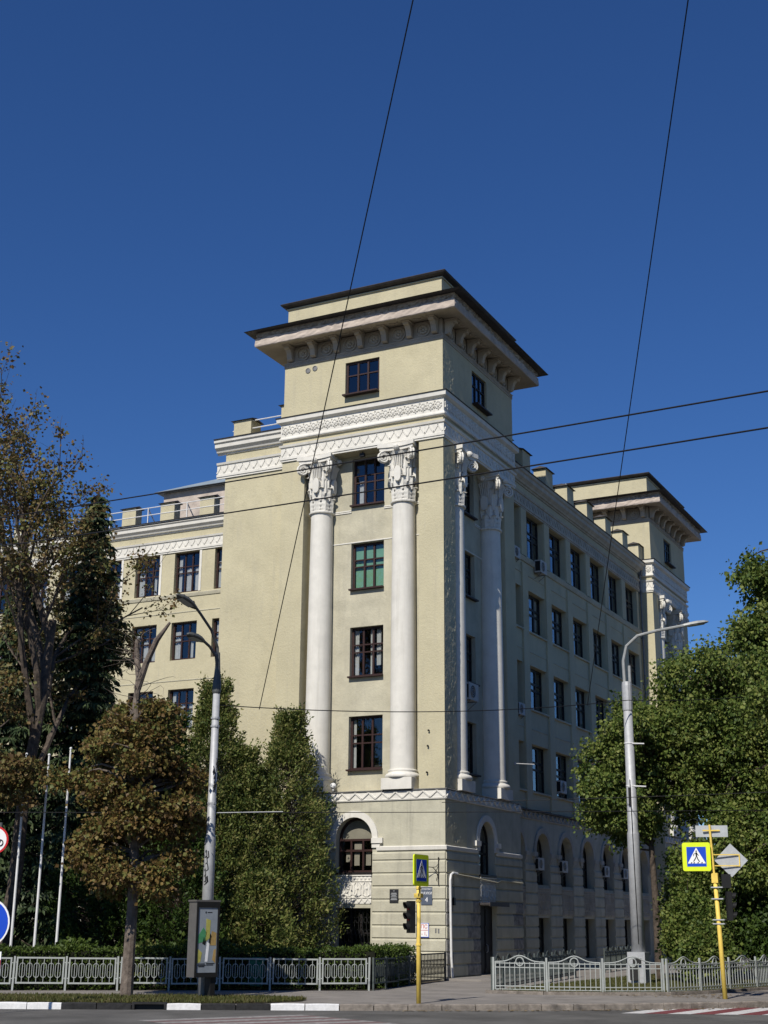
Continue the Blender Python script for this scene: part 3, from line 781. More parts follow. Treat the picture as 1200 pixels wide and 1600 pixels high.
    # rear sides and roof
    mb = MB(); mb.quad((x0, y0, 0), (x0, y1, 0), (x0, y1, 28), (x0, y0, 28)); mb.quad((x0, y1, 0), (x1, y1, 0), (x1, y1, 28), (x0, y1, 28)); obj('tower_wall', mb, M_PLASTER, BLD)
    mb = MB(); ring(mb, x0, x1, y0, y1, ENT)
    zigzag(mb, x0, x1, y0 - 0.06, 23.36, 23.70, 0.44, 0.07, 0.03)
    m2 = MB(); zigzag(m2, y0, y1, -0.06, 23.36, 23.70, 0.44, 0.07, 0.03); mb.merge(m2, FB); obj('architrave', mb, M_WHITE, BLD)
    mb = MB(); ring(mb, x0, x1, y0, y1, [(0.0, 24.12), (0.10, 24.12), (0.14, 24.16), (0.14, 24.22), (0.10, 24.26), (0.08, 24.32), (0.08, 24.93), (0.14, 24.96), (0.24, 25.02), (0.26, 25.22), (0.0, 25.22)]); obj('frieze', mb, M_WHITE, BLD)
    mb = MB(); ring(mb, x0, x1, y0, y1, [(0.0, 25.222), (0.30, 25.222), (0.31, 25.25), (0.0, 25.32)]); obj('ledge_flashing', mb, M_TIN, BLD)
    for F, a, b in ((F1, -W1, 0.0), (F2, 0.0, D1)):
        n = 22; p = (b - a) / n
        if first:
            for i in range(n): obj('palmette', ME_PALM, None, BLD, F @ Matrix.Translation((a + p * (i + 0.5), -0.10, 24.62)))
        else:
            mb = MB(); src = MB(); src.v = [tuple(v.co) for v in ME_PALM.vertices]; src.f = [tuple(q.vertices) for q in ME_PALM.polygons]
            for i in range(n): mb.merge(src, Matrix.Translation((a + p * (i + 0.5), -0.10, 24.62)))
            obj('palmette_row', mb, M_WHITE, BLD, F, kind='stuff')
    # great cornice
    mb = MB(); ring(mb, x0, x1, y0, y1, [(0.0, 27.88), (0.035, 27.88), (0.035, 27.93), (0.025, 27.935), (0.025, 28.05), (0.05, 28.06), (0.06, 28.10), (0.0, 28.11)])
    zigzag(mb, x0, x1, y0 - 0.025, 27.945, 28.04, 0.16, 0.025, 0.02)
    m2 = MB(); zigzag(m2, y0, y1, -0.025, 27.945, 28.04, 0.16, 0.025, 0.02); mb.merge(m2, FB); obj('bed_moulding', mb, M_SOFFIT, BLD)
    mb = MB(); ring(mb, x0, x1, y0, y1, [(-0.06, 28.0), (-0.06, 28.92)]); obj('cornice_wall', mb, M_SOFFIT, BLD)
    mb = MB(); ring(mb, x0, x1, y0, y1, [(-0.06, 28.95), (0.5, 28.88), (1.06, 28.79)]); cor = obj('cornice', mb, M_SOFFIT, BLD)
    for F, a, b in ((F1, -W1, 0.0), (F2, 0.0, D1)):
        n = 7; p = (b - a - 0.7) / (n - 1)
        for i in range(n):
            x = a + 0.35 + p * i
            obj('bracket', ME_MOD, None, cor, F @ Matrix.Translation((x, 0.0, 0)))
            if i < n - 1:
                obj('rosette', ME_ROS, None, cor, F @ Matrix.Translation((x + p / 2, 0.02, 28.5)))
                obj('soffit_ring', ME_SOFR, None, cor, F @ Matrix.Translation((x + p / 2, -0.62, 0)))
    sd = 3 if first else 9
    obj('cornice_fascia', rough_band(x0, x1, y0, y1, [(1.06, 28.788, 0.1), (1.09, 28.82, .3), (1.10, 28.90, .6), (1.09, 29.02, .8), (1.08, 29.14, 1.0), (1.08, 29.22, 1.3), (1.0, 29.25, 1.0)], 0.15, 0.028, sd), M_PINK, BLD)
    obj('eroded_cornice_core', rough_band(x0, x1, y0, y1, [(0.94, 29.16, .3), (1.04, 29.21, 1), (1.01, 29.28, 1.2), (1.05, 29.36, 1.2), (1.05, 29.44, .9), (1.08, 29.51, .3)], 0.13, 0.055, sd + 1), M_ERODE, BLD)
    mb = MB(); ring(mb, x0, x1, y0, y1, [(0.94, 29.50), (1.47, 29.48), (1.50, 29.505), (0.85, 29.66), (-0.05, 29.88)]); obj('cornice_flashing', mb, M_TIN, BLD)
    mb = MB(); ring(mb, x0, x1, y0, y1, [(-0.06, 29.4), (-0.06, 30.95), (0.0, 30.96), (0.0, 31.02)]); obj('parapet', mb, M_PLASTER, BLD)
    mb = MB(); ring(mb, x0, x1, y0, y1, [(-0.1, 31.021), (0.20, 31.13), (0.25, 31.20), (0.22, 31.24), (-2.0, 31.5), (-4.1, 31.55)]); obj('roof', mb, M_TIN, BLD)
tower(0.0, True)
tower(33.0, False)
from mathutils import noise as mnoise
def roughcast(x0, x1, z0, z1, step=0.042, amp=0.02):
    """coarse hand thrown render on the shaded corner pier: real relief that catches the grazing sun"""
    mb = MB(); nx = int((x1 - x0) / step); nz = int((z1 - z0) / step)
    for j in range(nz + 1):
        for i in range(nx + 1):
            x = x0 + (x1 - x0) * i / nx; z = z0 + (z1 - z0) * j / nz
            e = min(i, nx - i, 3) / 3 * min(j, nz - j, 3) / 3
            k = max(0.0, min(1.0, 0.45 + 1.5 * mnoise.noise((x * 1.3, 3.1, z * 0.55)))) * e
            mb.v.append((x, -0.012 - amp * k * (1.2 * mnoise.noise((x * 9, 0.5, z * 5.5)) + 0.8 * mnoise.noise((x * 21, 7.5, z * 16))), z))
    for j in range(nz):
        for i in range(nx):
            a = j * (nx + 1) + i; mb.f.append((a, a + 1, a + nx + 2, a + nx + 1))
    obj('roughcast_render', mb, M_PLASTER, BLD, FB, smooth=True)
roughcast(0.012, 1.25, 7.62, 23.05); roughcast(0.012, 1.3, 25.36, 27.86); roughcast(0.012, 2.2, 5.30, 7.13)
F1 = FA
for x in (-7.08, -6.70):
    mb = MB(); mb.lathe([(0.135, 0.0), (0.135, 0.03), (0.11, 0.035), (0.10, 0.012)], 16); mb.xf(Matrix.Translation((x, 0.0, 27.55 if x < -7 else 27.6)) @ Matrix.Rotation(R90, 4, 'X'))
    obj('vent_cover', mb, M_GREYTIN, BLD)

# ---- side wing along B (behind the tower, set back)
YB = 0.85; B0, B1 = D1, 33.0
NB = 7; BX = [8.84 + 3.46 * k for k in range(NB)]; BW = 2.6
ops = []
for k, bx in enumerate(BX):
    for r_i, (z0, z1) in enumerate(ROWS): ops.append((bx, bx + BW, z0, 23.05 if r_i == 3 else z1 - 0.05, False, 0.40))
    ops.append((bx + 0.35, bx + BW - 0.35, 4.05, 6.55, True, 0.5)); ops.append((bx + 0.45, bx + BW - 0.45, 0.5, 2.5, False, 0.45))
mb = MB(); wall_grid(mb, B0, B1, 7.15, 25.0, [o for o in ops if o[3] > 7.2], YB); obj('wing_wall', mb, M_PLASTER, BLD, FB)
mb = MB(); wall_grid(mb, B0, B1, 0.0, 7.15, [o for o in ops if o[3] < 7.2], YB); obj('ground_floor_wall', mb, M_BASEPL, BLD, FB)
ledge = MB(); sills = MB()
for k, bx in enumerate(BX):
    xc = bx + BW / 2
    for r_i, (z0, z1) in enumerate(ROWS):
        zt = 23.05 if r_i == 3 else z1 - 0.05
        rr = random.random()
        cu = (('c', -1.2, -0.85, 0.05, 2.2),) if rr < 0.35 else ((('c', -1.2, -0.6, 0.05, 2.2),) if rr < 0.55 else ((('c', -1.1, -.5, .9, 2.2), ('c', .3, 1.1, .4, 2.2)) if rr < .75 else ()))
        window(FB, xc, z0 + 0.02, BW - 0.02, zt - z0 - 0.03, 'side', YB + 0.30, fm=M_WFRAMED, split=(k < 4 and r_i >= 1), curtains=cu)
        if r_i < 3:
            sb = MB(); sb.box(bx - 0.08, bx + BW + 0.08, YB - 0.10, YB + 0.02, z0 - 0.08, z0 - 0.001); obj('window_sill', sb, M_PLASTER2, BLD, FB)
    window(FB, xc, 4.07, BW - 0.72, 2.46, 'arch', YB + 0.38, fm=M_WFRAMED, split=False)
    window(FB, xc, 0.52, BW - 0.92, 1.96, 'bars', YB + 0.36, fm=M_WFRAMED, split=False)
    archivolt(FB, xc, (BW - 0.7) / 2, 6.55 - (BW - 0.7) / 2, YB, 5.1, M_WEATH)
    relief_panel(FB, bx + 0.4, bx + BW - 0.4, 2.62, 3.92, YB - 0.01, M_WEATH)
    p0 = BX[k - 1] + BW if k else B0
    pr = MB(); pr.box(p0 + 0.04, bx - 0.04, YB - 0.09, YB + 0.01, 7.62, 20.1); pr.box(p0 + 0.04, bx - 0.04, YB - 0.06, YB + 0.01, 20.55, 23.06); obj('pier', pr, M_PLASTER, BLD, FB)
    for j in range(len(JZ) - 1):
        a0 = (BX[k - 1] + BW - 0.35) if k else B0 + 0.02
        if JZ[j] < 2.5: course(FB, a0 - 0.08 if k else a0, bx + 0.43, JZ[j], JZ[j + 1], YB)
        elif JZ[j] < 3.9: course(FB, a0 - 0.03 if k else a0, bx + 0.38, JZ[j], JZ[j + 1], YB)
        else: course(FB, a0 + 0.02 if k else a0, bx + 0.32, JZ[j], JZ[j + 1], YB)
mb = MB(); run(mb, B0, B1, YB, [(0, 20.2), (0.07, 20.22), (0.12, 20.40), (0.12, 20.46), (0, 20.5)]); obj('string_course', mb, M_PLASTER2, BLD, FB)
mb = MB(); run(mb, B0, B1, YB, [(0, 19.55), (0.035, 19.56), (0.035, 19.6), (0, 19.62)]); run(mb, B0, B1, YB, [(0, 15.55), (0.03, 15.56), (0.03, 15.6), (0, 15.62)]); run(mb, B0, B1, YB, [(0, 11.6), (0.03, 11.61), (0.03, 11.65), (0, 11.67)]); obj('string_course', mb, M_PLASTER2, BLD, FB)
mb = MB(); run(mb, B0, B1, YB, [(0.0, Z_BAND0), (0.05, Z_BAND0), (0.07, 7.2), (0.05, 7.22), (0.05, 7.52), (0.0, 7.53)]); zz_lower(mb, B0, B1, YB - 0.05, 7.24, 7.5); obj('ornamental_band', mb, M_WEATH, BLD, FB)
mb = MB(); run(mb, B0, B1, YB, [(0.0, 7.532), (0.16, 7.532), (0.17, 7.57), (0.0, 7.66)]); obj('band_flashing', mb, M_TIN, BLD, FB)
WCOR = [(0.0, 24.30), (0.06, 24.31), (0.08, 24.38), (0.16, 24.40), (0.20, 24.48), (0.34, 24.60), (0.36, 24.78), (0.44, 24.84), (0.46, 24.98), (0.0, 24.98)]
WTIN = [(0.0, 24.982), (0.50, 24.982), (0.51, 25.02), (0.0, 25.16)]
def wing_top(F, a, b, y, m):
    mb = MB(); run(mb, a, b, y, ENT); zigzag(mb, a, b, y - 0.06, 23.36, 23.70, 0.44, 0.07, 0.03); obj('architrave', mb, m, BLD, F)
    mb = MB(); run(mb, a, b, y, WCOR); obj('wing_cornice', mb, m, BLD, F)
    mb = MB(); run(mb, a, b, y, WTIN); obj('cornice_flashing', mb, M_TIN, BLD, F)
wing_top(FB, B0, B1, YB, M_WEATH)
mb = MB(); mb.quad((-YB, B0, 25.1), (-YB, B1, 25.1), (-9, B1, 26.2), (-9, B0, 26.2)); obj('roof', mb, M_TIN, BLD)
def parapet_block(F, x, y, w=0.95, h=1.05, d=0.5):
    mb = MB(); mb.box(x - w / 2, x + w / 2, y + 0.05, y + 0.05 + d, 25.0, 25.0 + h); o = obj('parapet_block', mb, M_PLASTER, BLD, F)
    mb = MB(); z = 25.0 + h; mb.add([(x - w / 2 - 0.14, y - 0.07, z), (x + w / 2 + 0.14, y - 0.07, z), (x + w / 2 + 0.14, y + d + 0.15, z), (x - w / 2 - 0.14, y + d + 0.15, z), (x - w / 2 - .05, y + d * .5, z + 0.16), (x + w / 2 + .05, y + d * .5, z + 0.16)],
                                    [(0, 1, 5, 4), (2, 3, 4, 5), (1, 2, 5), (3, 0, 4), (0, 3, 2, 1)]); obj('block_cap', mb, M_TIN, o)
for k in range(8): parapet_block(FB, BX[0] - 0.43 + 3.46 * k if k else 9.2, YB - 0.35, 1.1, 1.15, 0.7)
# ---- tier beside the tower and the long front wing
YT = 0.85; XT = -12.14
mb = MB(); mb.quad((XT, YT, 0), (-W1, YT, 0), (-W1, YT, 25), (XT, YT, 25)); mb.quad((XT, YT, 0), (XT, YT, 25), (XT, 11.5, 25), (XT, 11.5, 0)); mb.quad((XT, YT, 25.1), (-W1, YT, 25.1), (-W1, 11.5, 25.6), (XT, 11.5, 25.6)); obj('tower_wall', mb, M_PLASTER, BLD)
wing_top(FA, XT - 0.46, -W1, YT, M_WHITE)
mb = MB(); run(mb, XT, -W1, YT, [(0.0, Z_BAND0), (0.05, Z_BAND0), (0.05, 7.52), (0.0, 7.53)]); obj('ornamental_band', mb, M_WHITE, BLD)
parapet_block(FA, -11.35, YT + 0.1, 1.0, 1.05, 0.9); parapet_block(FA, -8.75, YT + 0.1, 0.75, 1.45, 0.6)
YW = 11.5; WX0 = -66.0
cols = [-25.42 + 2.82 * k for k in range(-12, 5)]
ops = []
for cx in cols:
    for r_i, (z0, z1) in enumerate(ROWS): ops.append((cx, cx + 1.77, z0, 23.05 if r_i == 3 else z1, False, 0.34))
    ops.append((cx, cx + 1.77, 3.6, 6.3, True, 0.4))
mb = MB(); wall_grid(mb, WX0, XT, 7.15, 25.0, [o for o in ops if o[3] > 7.2], YW); obj('wing_wall', mb, M_PLASTER, BLD)
mb = MB(); wall_grid(mb, WX0, XT, 0.0, 7.15, [o for o in ops if o[3] < 7.2], YW); obj('ground_floor_wall', mb, M_BASEPL, BLD)
for i, cx in enumerate(cols):
    near = -29 < cx < -18
    if cx > -18: continue
    for r_i, (z0, z1) in enumerate(ROWS):
        zt = 23.05 if r_i == 3 else z1
        cu = (('c', -0.78, -0.40, 0.05, 1.7), ('c', 0.15, 0.5, 0.05, 1.2)) if (i + r_i) % 2 else (('c', -0.75, -0.5, 0.05, 2.1), ('c', -.2, .3, .05, 1.5), ('c', .4, .75, .05, 1.5))
        window(FA, cx + 0.885, z0 + 0.02, 1.75, zt - z0 - 0.03, 'tall', YW + 0.22, split=near and r_i >= 2, curtains=cu if r_i > 0 else ())
        pr = MB(); pr.box(cx + 1.771, cx + 1.93, YW - 0.035, YW + 0.02, z0, zt); obj('window_jamb', pr, M_WHITE, BLD) if r_i == 3 else None
    window(FA, cx + 0.885, 3.62, 1.75, 2.66, 'arch', YW + 0.30, split=False, fm=M_WFRAMED)
    archivolt(FA, cx + 0.885, 0.885, 6.3 - 0.885, YW, 4.9)
wing_top(FA, WX0, XT, YW, M_WHITE)
mb = MB(); run(mb, WX0, XT, YW, [(0, 20.3), (0.05, 20.32), (0.08, 20.42), (0.1, 20.5), (0, 20.55)]); obj('string_course', mb, M_PLASTER2, BLD)
mb = MB(); run(mb, WX0, XT, YW, [(0, 19.4), (0.03, 19.41), (0.03, 19.46), (0, 19.47)]); run(mb, WX0, XT, YW, [(0, 15.4), (0.03, 15.41), (0.03, 15.46), (0, 15.47)]); obj('string_course', mb, M_PLASTER2, BLD)
mb = MB(); run(mb, WX0, XT, YW, [(0.0, Z_BAND0), (0.05, Z_BAND0), (0.07, 7.2), (0.05, 7.52), (0.0, 7.53)]); zz_lower(mb, -45, XT, YW - 0.05, 7.22, 7.5); obj('ornamental_band', mb, M_WHITE, BLD)
mb = MB(); mb.quad((WX0, YW, 25.1), (XT, YW, 25.1), (XT, YW + 12, 26.5), (WX0, YW + 12, 26.5)); obj('roof', mb, M_TIN, BLD)
for cx in cols:
    if -60 < cx < -17: parapet_block(FA, cx + 2.3, YW - 0.35, 1.0, 1.15, 0.6)
mb = MB()
for z, yy in ((25.55, -0.3), (26.0, -0.3)): mb.tube([(-60, YW + yy, z), (-17, YW + yy, z)], 0.03, 5)
for cx in cols:
    if -60 < cx < -17: mb.bar((cx + 0.9, YW - 0.3, 25.0), (cx + 0.9, YW - 0.3, 26.03), 0.05); mb.bar((cx + 0.9, YW - 0.3, 25.95), (cx + 0.9, YW + 0.5, 25.2), 0.05)
obj('roof_railing', mb, M_WPIPE, BLD)
mb = MB(); mb.tube([(-12, YT + .3, 25.6), (-8.4, YT + .3, 25.6)], 0.03, 5); mb.tube([(-12, YT + .3, 26.0), (-8.4, YT + .3, 26.0)], 0.03, 5); obj('roof_railing', mb, M_WPIPE, BLD)
# stair penthouse behind the front wing
mb = MB(); mb.box(-31.4, -14.0, 22.0, 32.0, 25.0, 30.9); obj('penthouse_wall', mb, M_PINK, BLD)
mb = MB(); mb.add([(-31.9, 21.5, 30.92), (-13.5, 21.5, 30.92), (-13.5, 32.5, 30.92), (-31.9, 32.5, 30.92), (-25.5, 27, 33.6), (-20, 27, 33.6)], [(0, 1, 5, 4), (1, 2, 5), (2, 3, 4, 5), (3, 0, 4), (0, 3, 2, 1)]); obj('penthouse_roof', mb, M_TINBLUE, BLD)
# entrance door on the side facade
mb = MB(); mb.box(3.53, 5.27, 0.16, 0.21, 0.13, 2.94); d_ = obj('door', mb, M_DOOR, BLD, FB)
mb = MB(); mb.box(4.385, 4.405, 0.13, 0.16, 0.16, 2.9)
for xx in (3.62, 4.5):
    for zz in (0.35, 1.25, 2.1): mb.box(xx, xx + 0.68, 0.135, 0.16, zz, zz + 0.7)
obj('door_panel', mb, M_DOOR, d_)
mb = MB(); mb.tube([(4.52, 0.13, 1.0), (4.52, 0.06, 1.05), (4.52, 0.06, 1.3), (4.52, 0.13, 1.35)], 0.015, 5); obj('door_handle', mb, M_GALV, d_)
mb = MB(); mb.box(3.3, 5.5, -0.55, -0.06, 2.97, 3.05); mb.box(3.3, 5.5, -0.58, -0.55, 2.90, 3.08); obj('door_canopy', mb, M_TIN, d_)
mb = MB(); mb.box(3.40, 5.40, -0.5, -0.06, 0.0, 0.11); obj('door_step', mb, M_KERB, BLD, FB)
# downpipe in the corner before the second tower
mb = MB(); mb.tube([(32.75, YB - 0.14, 0.3), (32.75, YB - 0.14, 24.2)], 0.075, 8); mb.box(32.62, 32.88, YB - 0.27, YB - 0.02, 24.2, 24.6)
for z in range(2, 24, 3): mb.box(32.66, 32.84, YB - 0.23, YB, z, z + 0.05)
obj('downpipe', mb, M_GREYTIN, BLD, FB)
mb = MB(); mb.tube([(21.5, YB + .9, 25.2), (21.5, YB + .9, 27.0)], 0.17, 10); mb.tube([(21.5, YB + .9, 27.0), (21.5, YB + .9, 27.12), (21.5, YB + .75, 27.25)], 0.19, 10); obj('roof_vent', mb, M_TINBLUE, BLD, FB)

# ------------------------------------------------------------------ fixings on the building
def ac_unit(F, x, z, y, label, s=1.0):
    M_ = F @ Matrix.Translation((x, y, z)); p = M_.translation
    t = thing('air_conditioner', label, 'air conditioner', tuple(p), M_.to_euler().z, 'air conditioner units on the side facade')
    w, h, d = 0.80 * s, 0.58 * s, 0.30 * s
    mb = MB(); mb.box(-w / 2, w / 2, -d, 0.0, 0, h); obj('casing', mb, M_ACW, t)
    mb = MB(); cx, cz = -w * 0.12, h / 2
    mb.v = [(cx + 0.22 * s * math.cos(a), -d - 0.002, cz + 0.22 * s * math.sin(a)) for a in [2 * math.pi * i / 18 for i in range(18)]]; mb.f = [tuple(range(18))]
    obj('fan_opening', mb, M_BLACK, t)
    mb = MB()
    for r in (0.08, 0.15, 0.22): mb.tube([(cx + r * s * math.cos(a), -d - 0.012, cz + r * s * math.sin(a)) for a in [2 * math.pi * i / 16 for i in range(16)]], 0.008 * s, 4, closed=True)
    obj('fan_grille', mb, M_ACW, t)
    mb = MB(); mb.box(-w / 2 - 0.002, -w / 2 + 0.0, -d * .9, -d * .1, h * .1, h * .9); obj('side_vent', mb, M_BLACK, t)
    mb = MB()
    for xx in (-w * .35, w * .35): mb.bar((xx, 0.12, -0.02), (xx, -d, -0.02), 0.035); mb.bar((xx, 0.1, -0.3 * s), (xx, -d * .9, -0.03), 0.025)
    obj('bracket', mb, M_GREYTIN, t)
    return t
ac_unit(FB, 3.55, 11.75, 0.55, 'large white air conditioner between the two side columns of the near tower', 1.3)
ac_unit(FB, BX[1] + 1.45, 19.95, YB - 0.08, 'white air conditioner under the second top floor window of the side wing', 1.15)
ac_unit(FB, BX[0] + 1.75, 20.1, YB + 0.12, 'air conditioner tucked beside the tower edge under the side cornice, top floor', 1.0)
ac_unit(FB, BX[0] + 1.9, 12.1, YB + 0.1, 'air conditioner beside the tower edge at the second floor of the side wing', 1.0)
ac_unit(FB, BX[2] + 0.6, 8.75, YB + 0.08, 'air conditioner in the lowest rectangular window left of the green tree', 1.1)
for k, tx in ((1, 'air conditioner in the first arched window right of the door'), (2, 'air conditioner in the second arched window right of the door'), (4, 'air conditioner in the fourth arched window right of the door, under the leaves'), (5, 'air conditioner in the fifth arched window, left of the lamp pole')):
    ac_unit(FB, BX[k] + 0.55, 4.75, YB + 0.08, tx, 1.0)
# white conduit down the corner and along the side wall
mb = MB(); mb.tube([(0.42, -0.10, 0.1), (0.30, -0.10, 0.9), (0.26, -0.10, 2.5), (0.24, -0.10, 3.9), (0.30, -0.11, 4.10), (0.5, -0.11, 4.18), (0.95, -0.11, 4.16)], 0.05, 8); obj('conduit', mb, M_WPIPE, BLD, FB)
mb = MB(); mb.tube([(0.95, -0.10, 4.14), (2.5, -0.10, 4.08), (4.3, -0.10, 3.98), (5.3, -0.10, 3.93), (5.8, -.10, 4.03), (8.4, -0.10, 3.99)], 0.028, 6); obj('conduit', mb, M_PLASTER2, BLD, FB)
mb = MB(); mb.box(0.55, 0.70, -0.14, -0.05, 2.9, 3.2); mb.tube([(.62, -.1, 3.2), (.62, -.09, 4.1)], .012, 4); obj('junction_box', mb, M_BLACK, BLD, FB)
# plaques and plates near the corner
def plate(name, label, cat, x, z, w, h, m, lines, m_text, border=None):
    t = thing(name, label, cat, (x, -0.052, z))
    mb = MB(); mb.box(-w / 2, w / 2, -0.03, 0.0, -h / 2, h / 2); obj('plate', mb, m, t)
    if border:
        mb = MB(); b = 0.02
        for a_ in ((-w / 2, w / 2, -h / 2, -h / 2 + b), (-w / 2, w / 2, h / 2 - b, h / 2), (-w / 2, -w / 2 + b, -h / 2 + b, h / 2 - b), (w / 2 - b, w / 2, -h / 2 + b, h / 2 - b)): mb.box(a_[0], a_[1], -0.034, -0.03, a_[2], a_[3])
        obj('border', mb, border, t)
    for s, size, dz in lines:
        obj('lettering', text_mesh(s, size), m_text, t, Matrix.Translation((0, -0.033, dz)))
    return t
plate('address_sign', 'slate blue address plate with white lettering and number 4 on the corner', 'address sign', -0.82, 3.26, 0.50, 0.70, M_ADDR, (('ПРОСПЕКТ', 0.085, 0.26), ('НАУКИ', 0.145, 0.10), ('4', 0.27, -0.16)), M_SIGNW)
pq = plate('memorial_plaque', 'small dark granite plaque on the sunlit ground floor wall', 'plaque', -2.31, 3.26, 0.40, 0.54, M_GRANITE, (), M_SIGNG)
mb = MB()
for i, (w_, z_) in enumerate(((0.06, .19), (0.24, .10), (.28, .06), (.22, .0), (.28, -.05), (.26, -.12), (.3, -.16))): mb.box(-w_ / 2, w_ / 2, -0.033, -0.03, z_, z_ + 0.022)
obj('engraving', mb, M_SIGNG, pq)
plate('hydrant_sign', 'white plate with red letters and blue border beside the traffic light', 'sign', -0.93, 1.92, 0.42, 0.56, M_SIGNW, (('ПС', 0.21, 0.13), ('- 1,', 0.19, -0.14)), M_SIGNR, border=M_SIGNB)
mb = MB(); mb.box(-0.17, 0.17, -0.034, -0.031, -0.012, 0.006)
for ch in [o for o in bpy.data.objects if o.name.startswith('hydrant_sign')]: obj('dividing_line', mb, M_SIGNR, ch)
mb = MB(); mb.box(-0.09, -0.03, -0.004, 0, -0.09, 0.09); mb.box(0.03, 0.10, -0.004, 0, -0.10, 0.08)
tag(obj('stencil_mark', mb, M_GREYTIN, None, T(-0.36, -0.056, 1.90)), 'two small dark stencilled marks by the corner above the black railing', 'mark')
t = thing('wall_bracket', 'black wrought iron lantern bracket on the sunlit wall near the corner', 'bracket', (-0.28, -0.05, 4.1))
mb = MB(); mb.tube([(0, -0.02, -0.42), (0, -0.02, 0.62)], 0.022, 6); mb.sphere((0, -.02, .66), .035, 6, 4); obj('rod', mb, M_FENCEK, t)
mb = MB(); mb.tube([(0, -0.04, -0.2), (-0.05, -0.1, 0.12), (-0.18, -0.2, 0.28), (-0.40, -0.42, 0.30), (-0.50, -0.55, 0.38), (-0.44, -0.50, 0.45)], 0.018, 5); mb.tube([(0, -.03, .42), (-.08, -.1, .3), (-.18, -.2, .28)], .014, 5)
mb.tube([(0, -.03, -.1), (-.08, -.06, -.14), (-.07, -.05, -.25)], .012, 5); obj('scroll', mb, M_FENCEK, t)
for i, z in enumerate((10.0, 9.35, 8.25)):
    mb = MB(); mb.tube([(0, 0, 0), (0, -0.08, 0.01)], 0.03, 6); mb.sphere((0, -0.09, 0), 0.045, 6, 4)
    obj('iron_anchor', mb, M_FENCEK, BLD, T(-0.72 - 0.04 * i, 0, z))
t = thing('floodlight', 'small floodlight under the architrave between the sunlit columns', 'floodlight', (-4.2, 0.25, 23.05))
mb = MB(); mb.box(-0.12, 0.12, -0.1, 0.05, -0.22, -0.06); mb.bar((0, 0, -0.07), (0, 0, 0.03), 0.04); obj('housing', mb, M_BLACK, t)
t = thing('security_camera', 'small white camera on the ledge by the left sunlit column base', 'camera', (-5.25, -0.1, 7.62))
mb = MB(); mb.sphere((0, 0, 0.22), 0.14, 10, 6); mb.lathe([(0.05, 0), (0.05, 0.12)], 8); obj('dome', mb, M_WPIPE, t, smooth=True)
t = thing('tv_aerial', 'thin metal rod bracket sticking out beside the right shaded column', 'aerial', (0.0, 7.9, 9.4))
mb = MB(); mb.tube([(0, 0, 0), (0.9, 0.25, -0.06)], 0.022, 5); mb.box(-.05, .06, -.06, .06, -.06, .06); obj('rod', mb, M_GALV, t)

# ------------------------------------------------------------------ street lamps
def pole_mesh(h, r0, r1, joints=()):
    mb = MB(); pr = [(r0, 0)]
    for z, ra, rb in joints: pr += [(ra, z - 0.02), (ra, z), (rb, z + 0.12)]
    pr.append((r1, h)); mb.lathe(pr, 16); return mb
def lamp_head(t, p, d, m, L=0.75):
    """cobra style head: p is where the arm enters, d the direction it points"""
    p = Vector(p); d = Vector(d).normalized(); s = d.cross(Vector((0, 0, 1))).normalized(); u = s.cross(d)
    mb = MB(); rings = [(0, 0.05, 0.05), (0.12, 0.09, 0.07), (0.32, 0.16, 0.09), (0.6, 0.19, 0.10), (0.85, 0.15, 0.08), (1.0, 0.05, 0.03)]
    for a, w, h in rings:
        c = p + d * a * L
        for x, y in ((-1, -.2), (-.7, .8), (0, 1.1), (.7, .8), (1, -.2), (.75, -.7), (-.75, -.7)): mb.v.append(tuple(c + s * x * w + u * y * h))
    for i in range(5):
        for j in range(7): mb.f.append((i * 7 + j, i * 7 + (j + 1) % 7, i * 7 + 7 + (j + 1) % 7, i * 7 + 7 + j))
    mb.f += [tuple(range(7)), tuple(35 + i for i in reversed(range(7)))]
    o = obj('lamp_head', mb, m, t)
    mb = MB()
    for a, w in ((0.25, 0.11), (0.5, 0.15), (0.85, 0.11)):
        c = p + d * a * L - u * 0.075
        mb.v += [tuple(c - s * w), tuple(c + s * w)]
    mb.f = [(0, 1, 3, 2), (2, 3, 5, 4)]
    obj('lens', mb, M_SIGNG, o)
t = thing('street_lamp', 'tall grey lamp pole with two dark heads, behind the advertising panel', 'street lamp', (-0.089, -17.086, 0))
obj('pole', pole_mesh(9.3, 0.185, 0.105, ((4.6, 0.165, 0.135),)), M_GALV, t, smooth=True)
mb = MB(); mb.lathe([(0.12, 9.0), (0.135, 9.05), (0.135, 9.3), (0.10, 9.6), (0.07, 10.1), (0.06, 10.3)], 12); obj('collar', mb, M_LAMPDARK, t)
mb = MB(); mb.tube([(0, 0, 9.9), (0.0, -0.05, 10.45), (-0.03, -0.4, 10.95), (-0.05, -1.0, 11.35), (-0.06, -1.25, 11.5)], 0.045, 7); mb.tube([(0, 0, 9.7), (0.02, -0.15, 10.15), (0.03, -0.55, 10.4), (0.05, -0.9, 10.5)], 0.045, 7); obj('arm', mb, M_LAMPDARK, t)
lamp_head(t, (-0.06, -1.22, 11.48), (-0.08, -0.75, 0.22), M_LAMPDARK, 0.95); lamp_head(t, (0.05, -0.88, 10.49), (-0.03, -0.9, 0.10), M_LAMPDARK, 0.85)
mb = MB()
for z in (8.2, 7.95, 5.6): mb.lathe([(0.14, z), (0.14, z + 0.06)], 12)
obj('band_clamp', mb, M_GALV, t)
mb = MB()
for i in range(14):
    z = 5.9 + random.random() * 0.9; a = -1.1 + random.random() * 0.9; r = 0.137
    mb.tube([(r * math.cos(a), r * math.sin(a), z), (r * math.cos(a + .25), r * math.sin(a + .25), z + .12), (r * math.cos(a + .1), r * math.sin(a + .1), z + .2)], 0.012, 4)
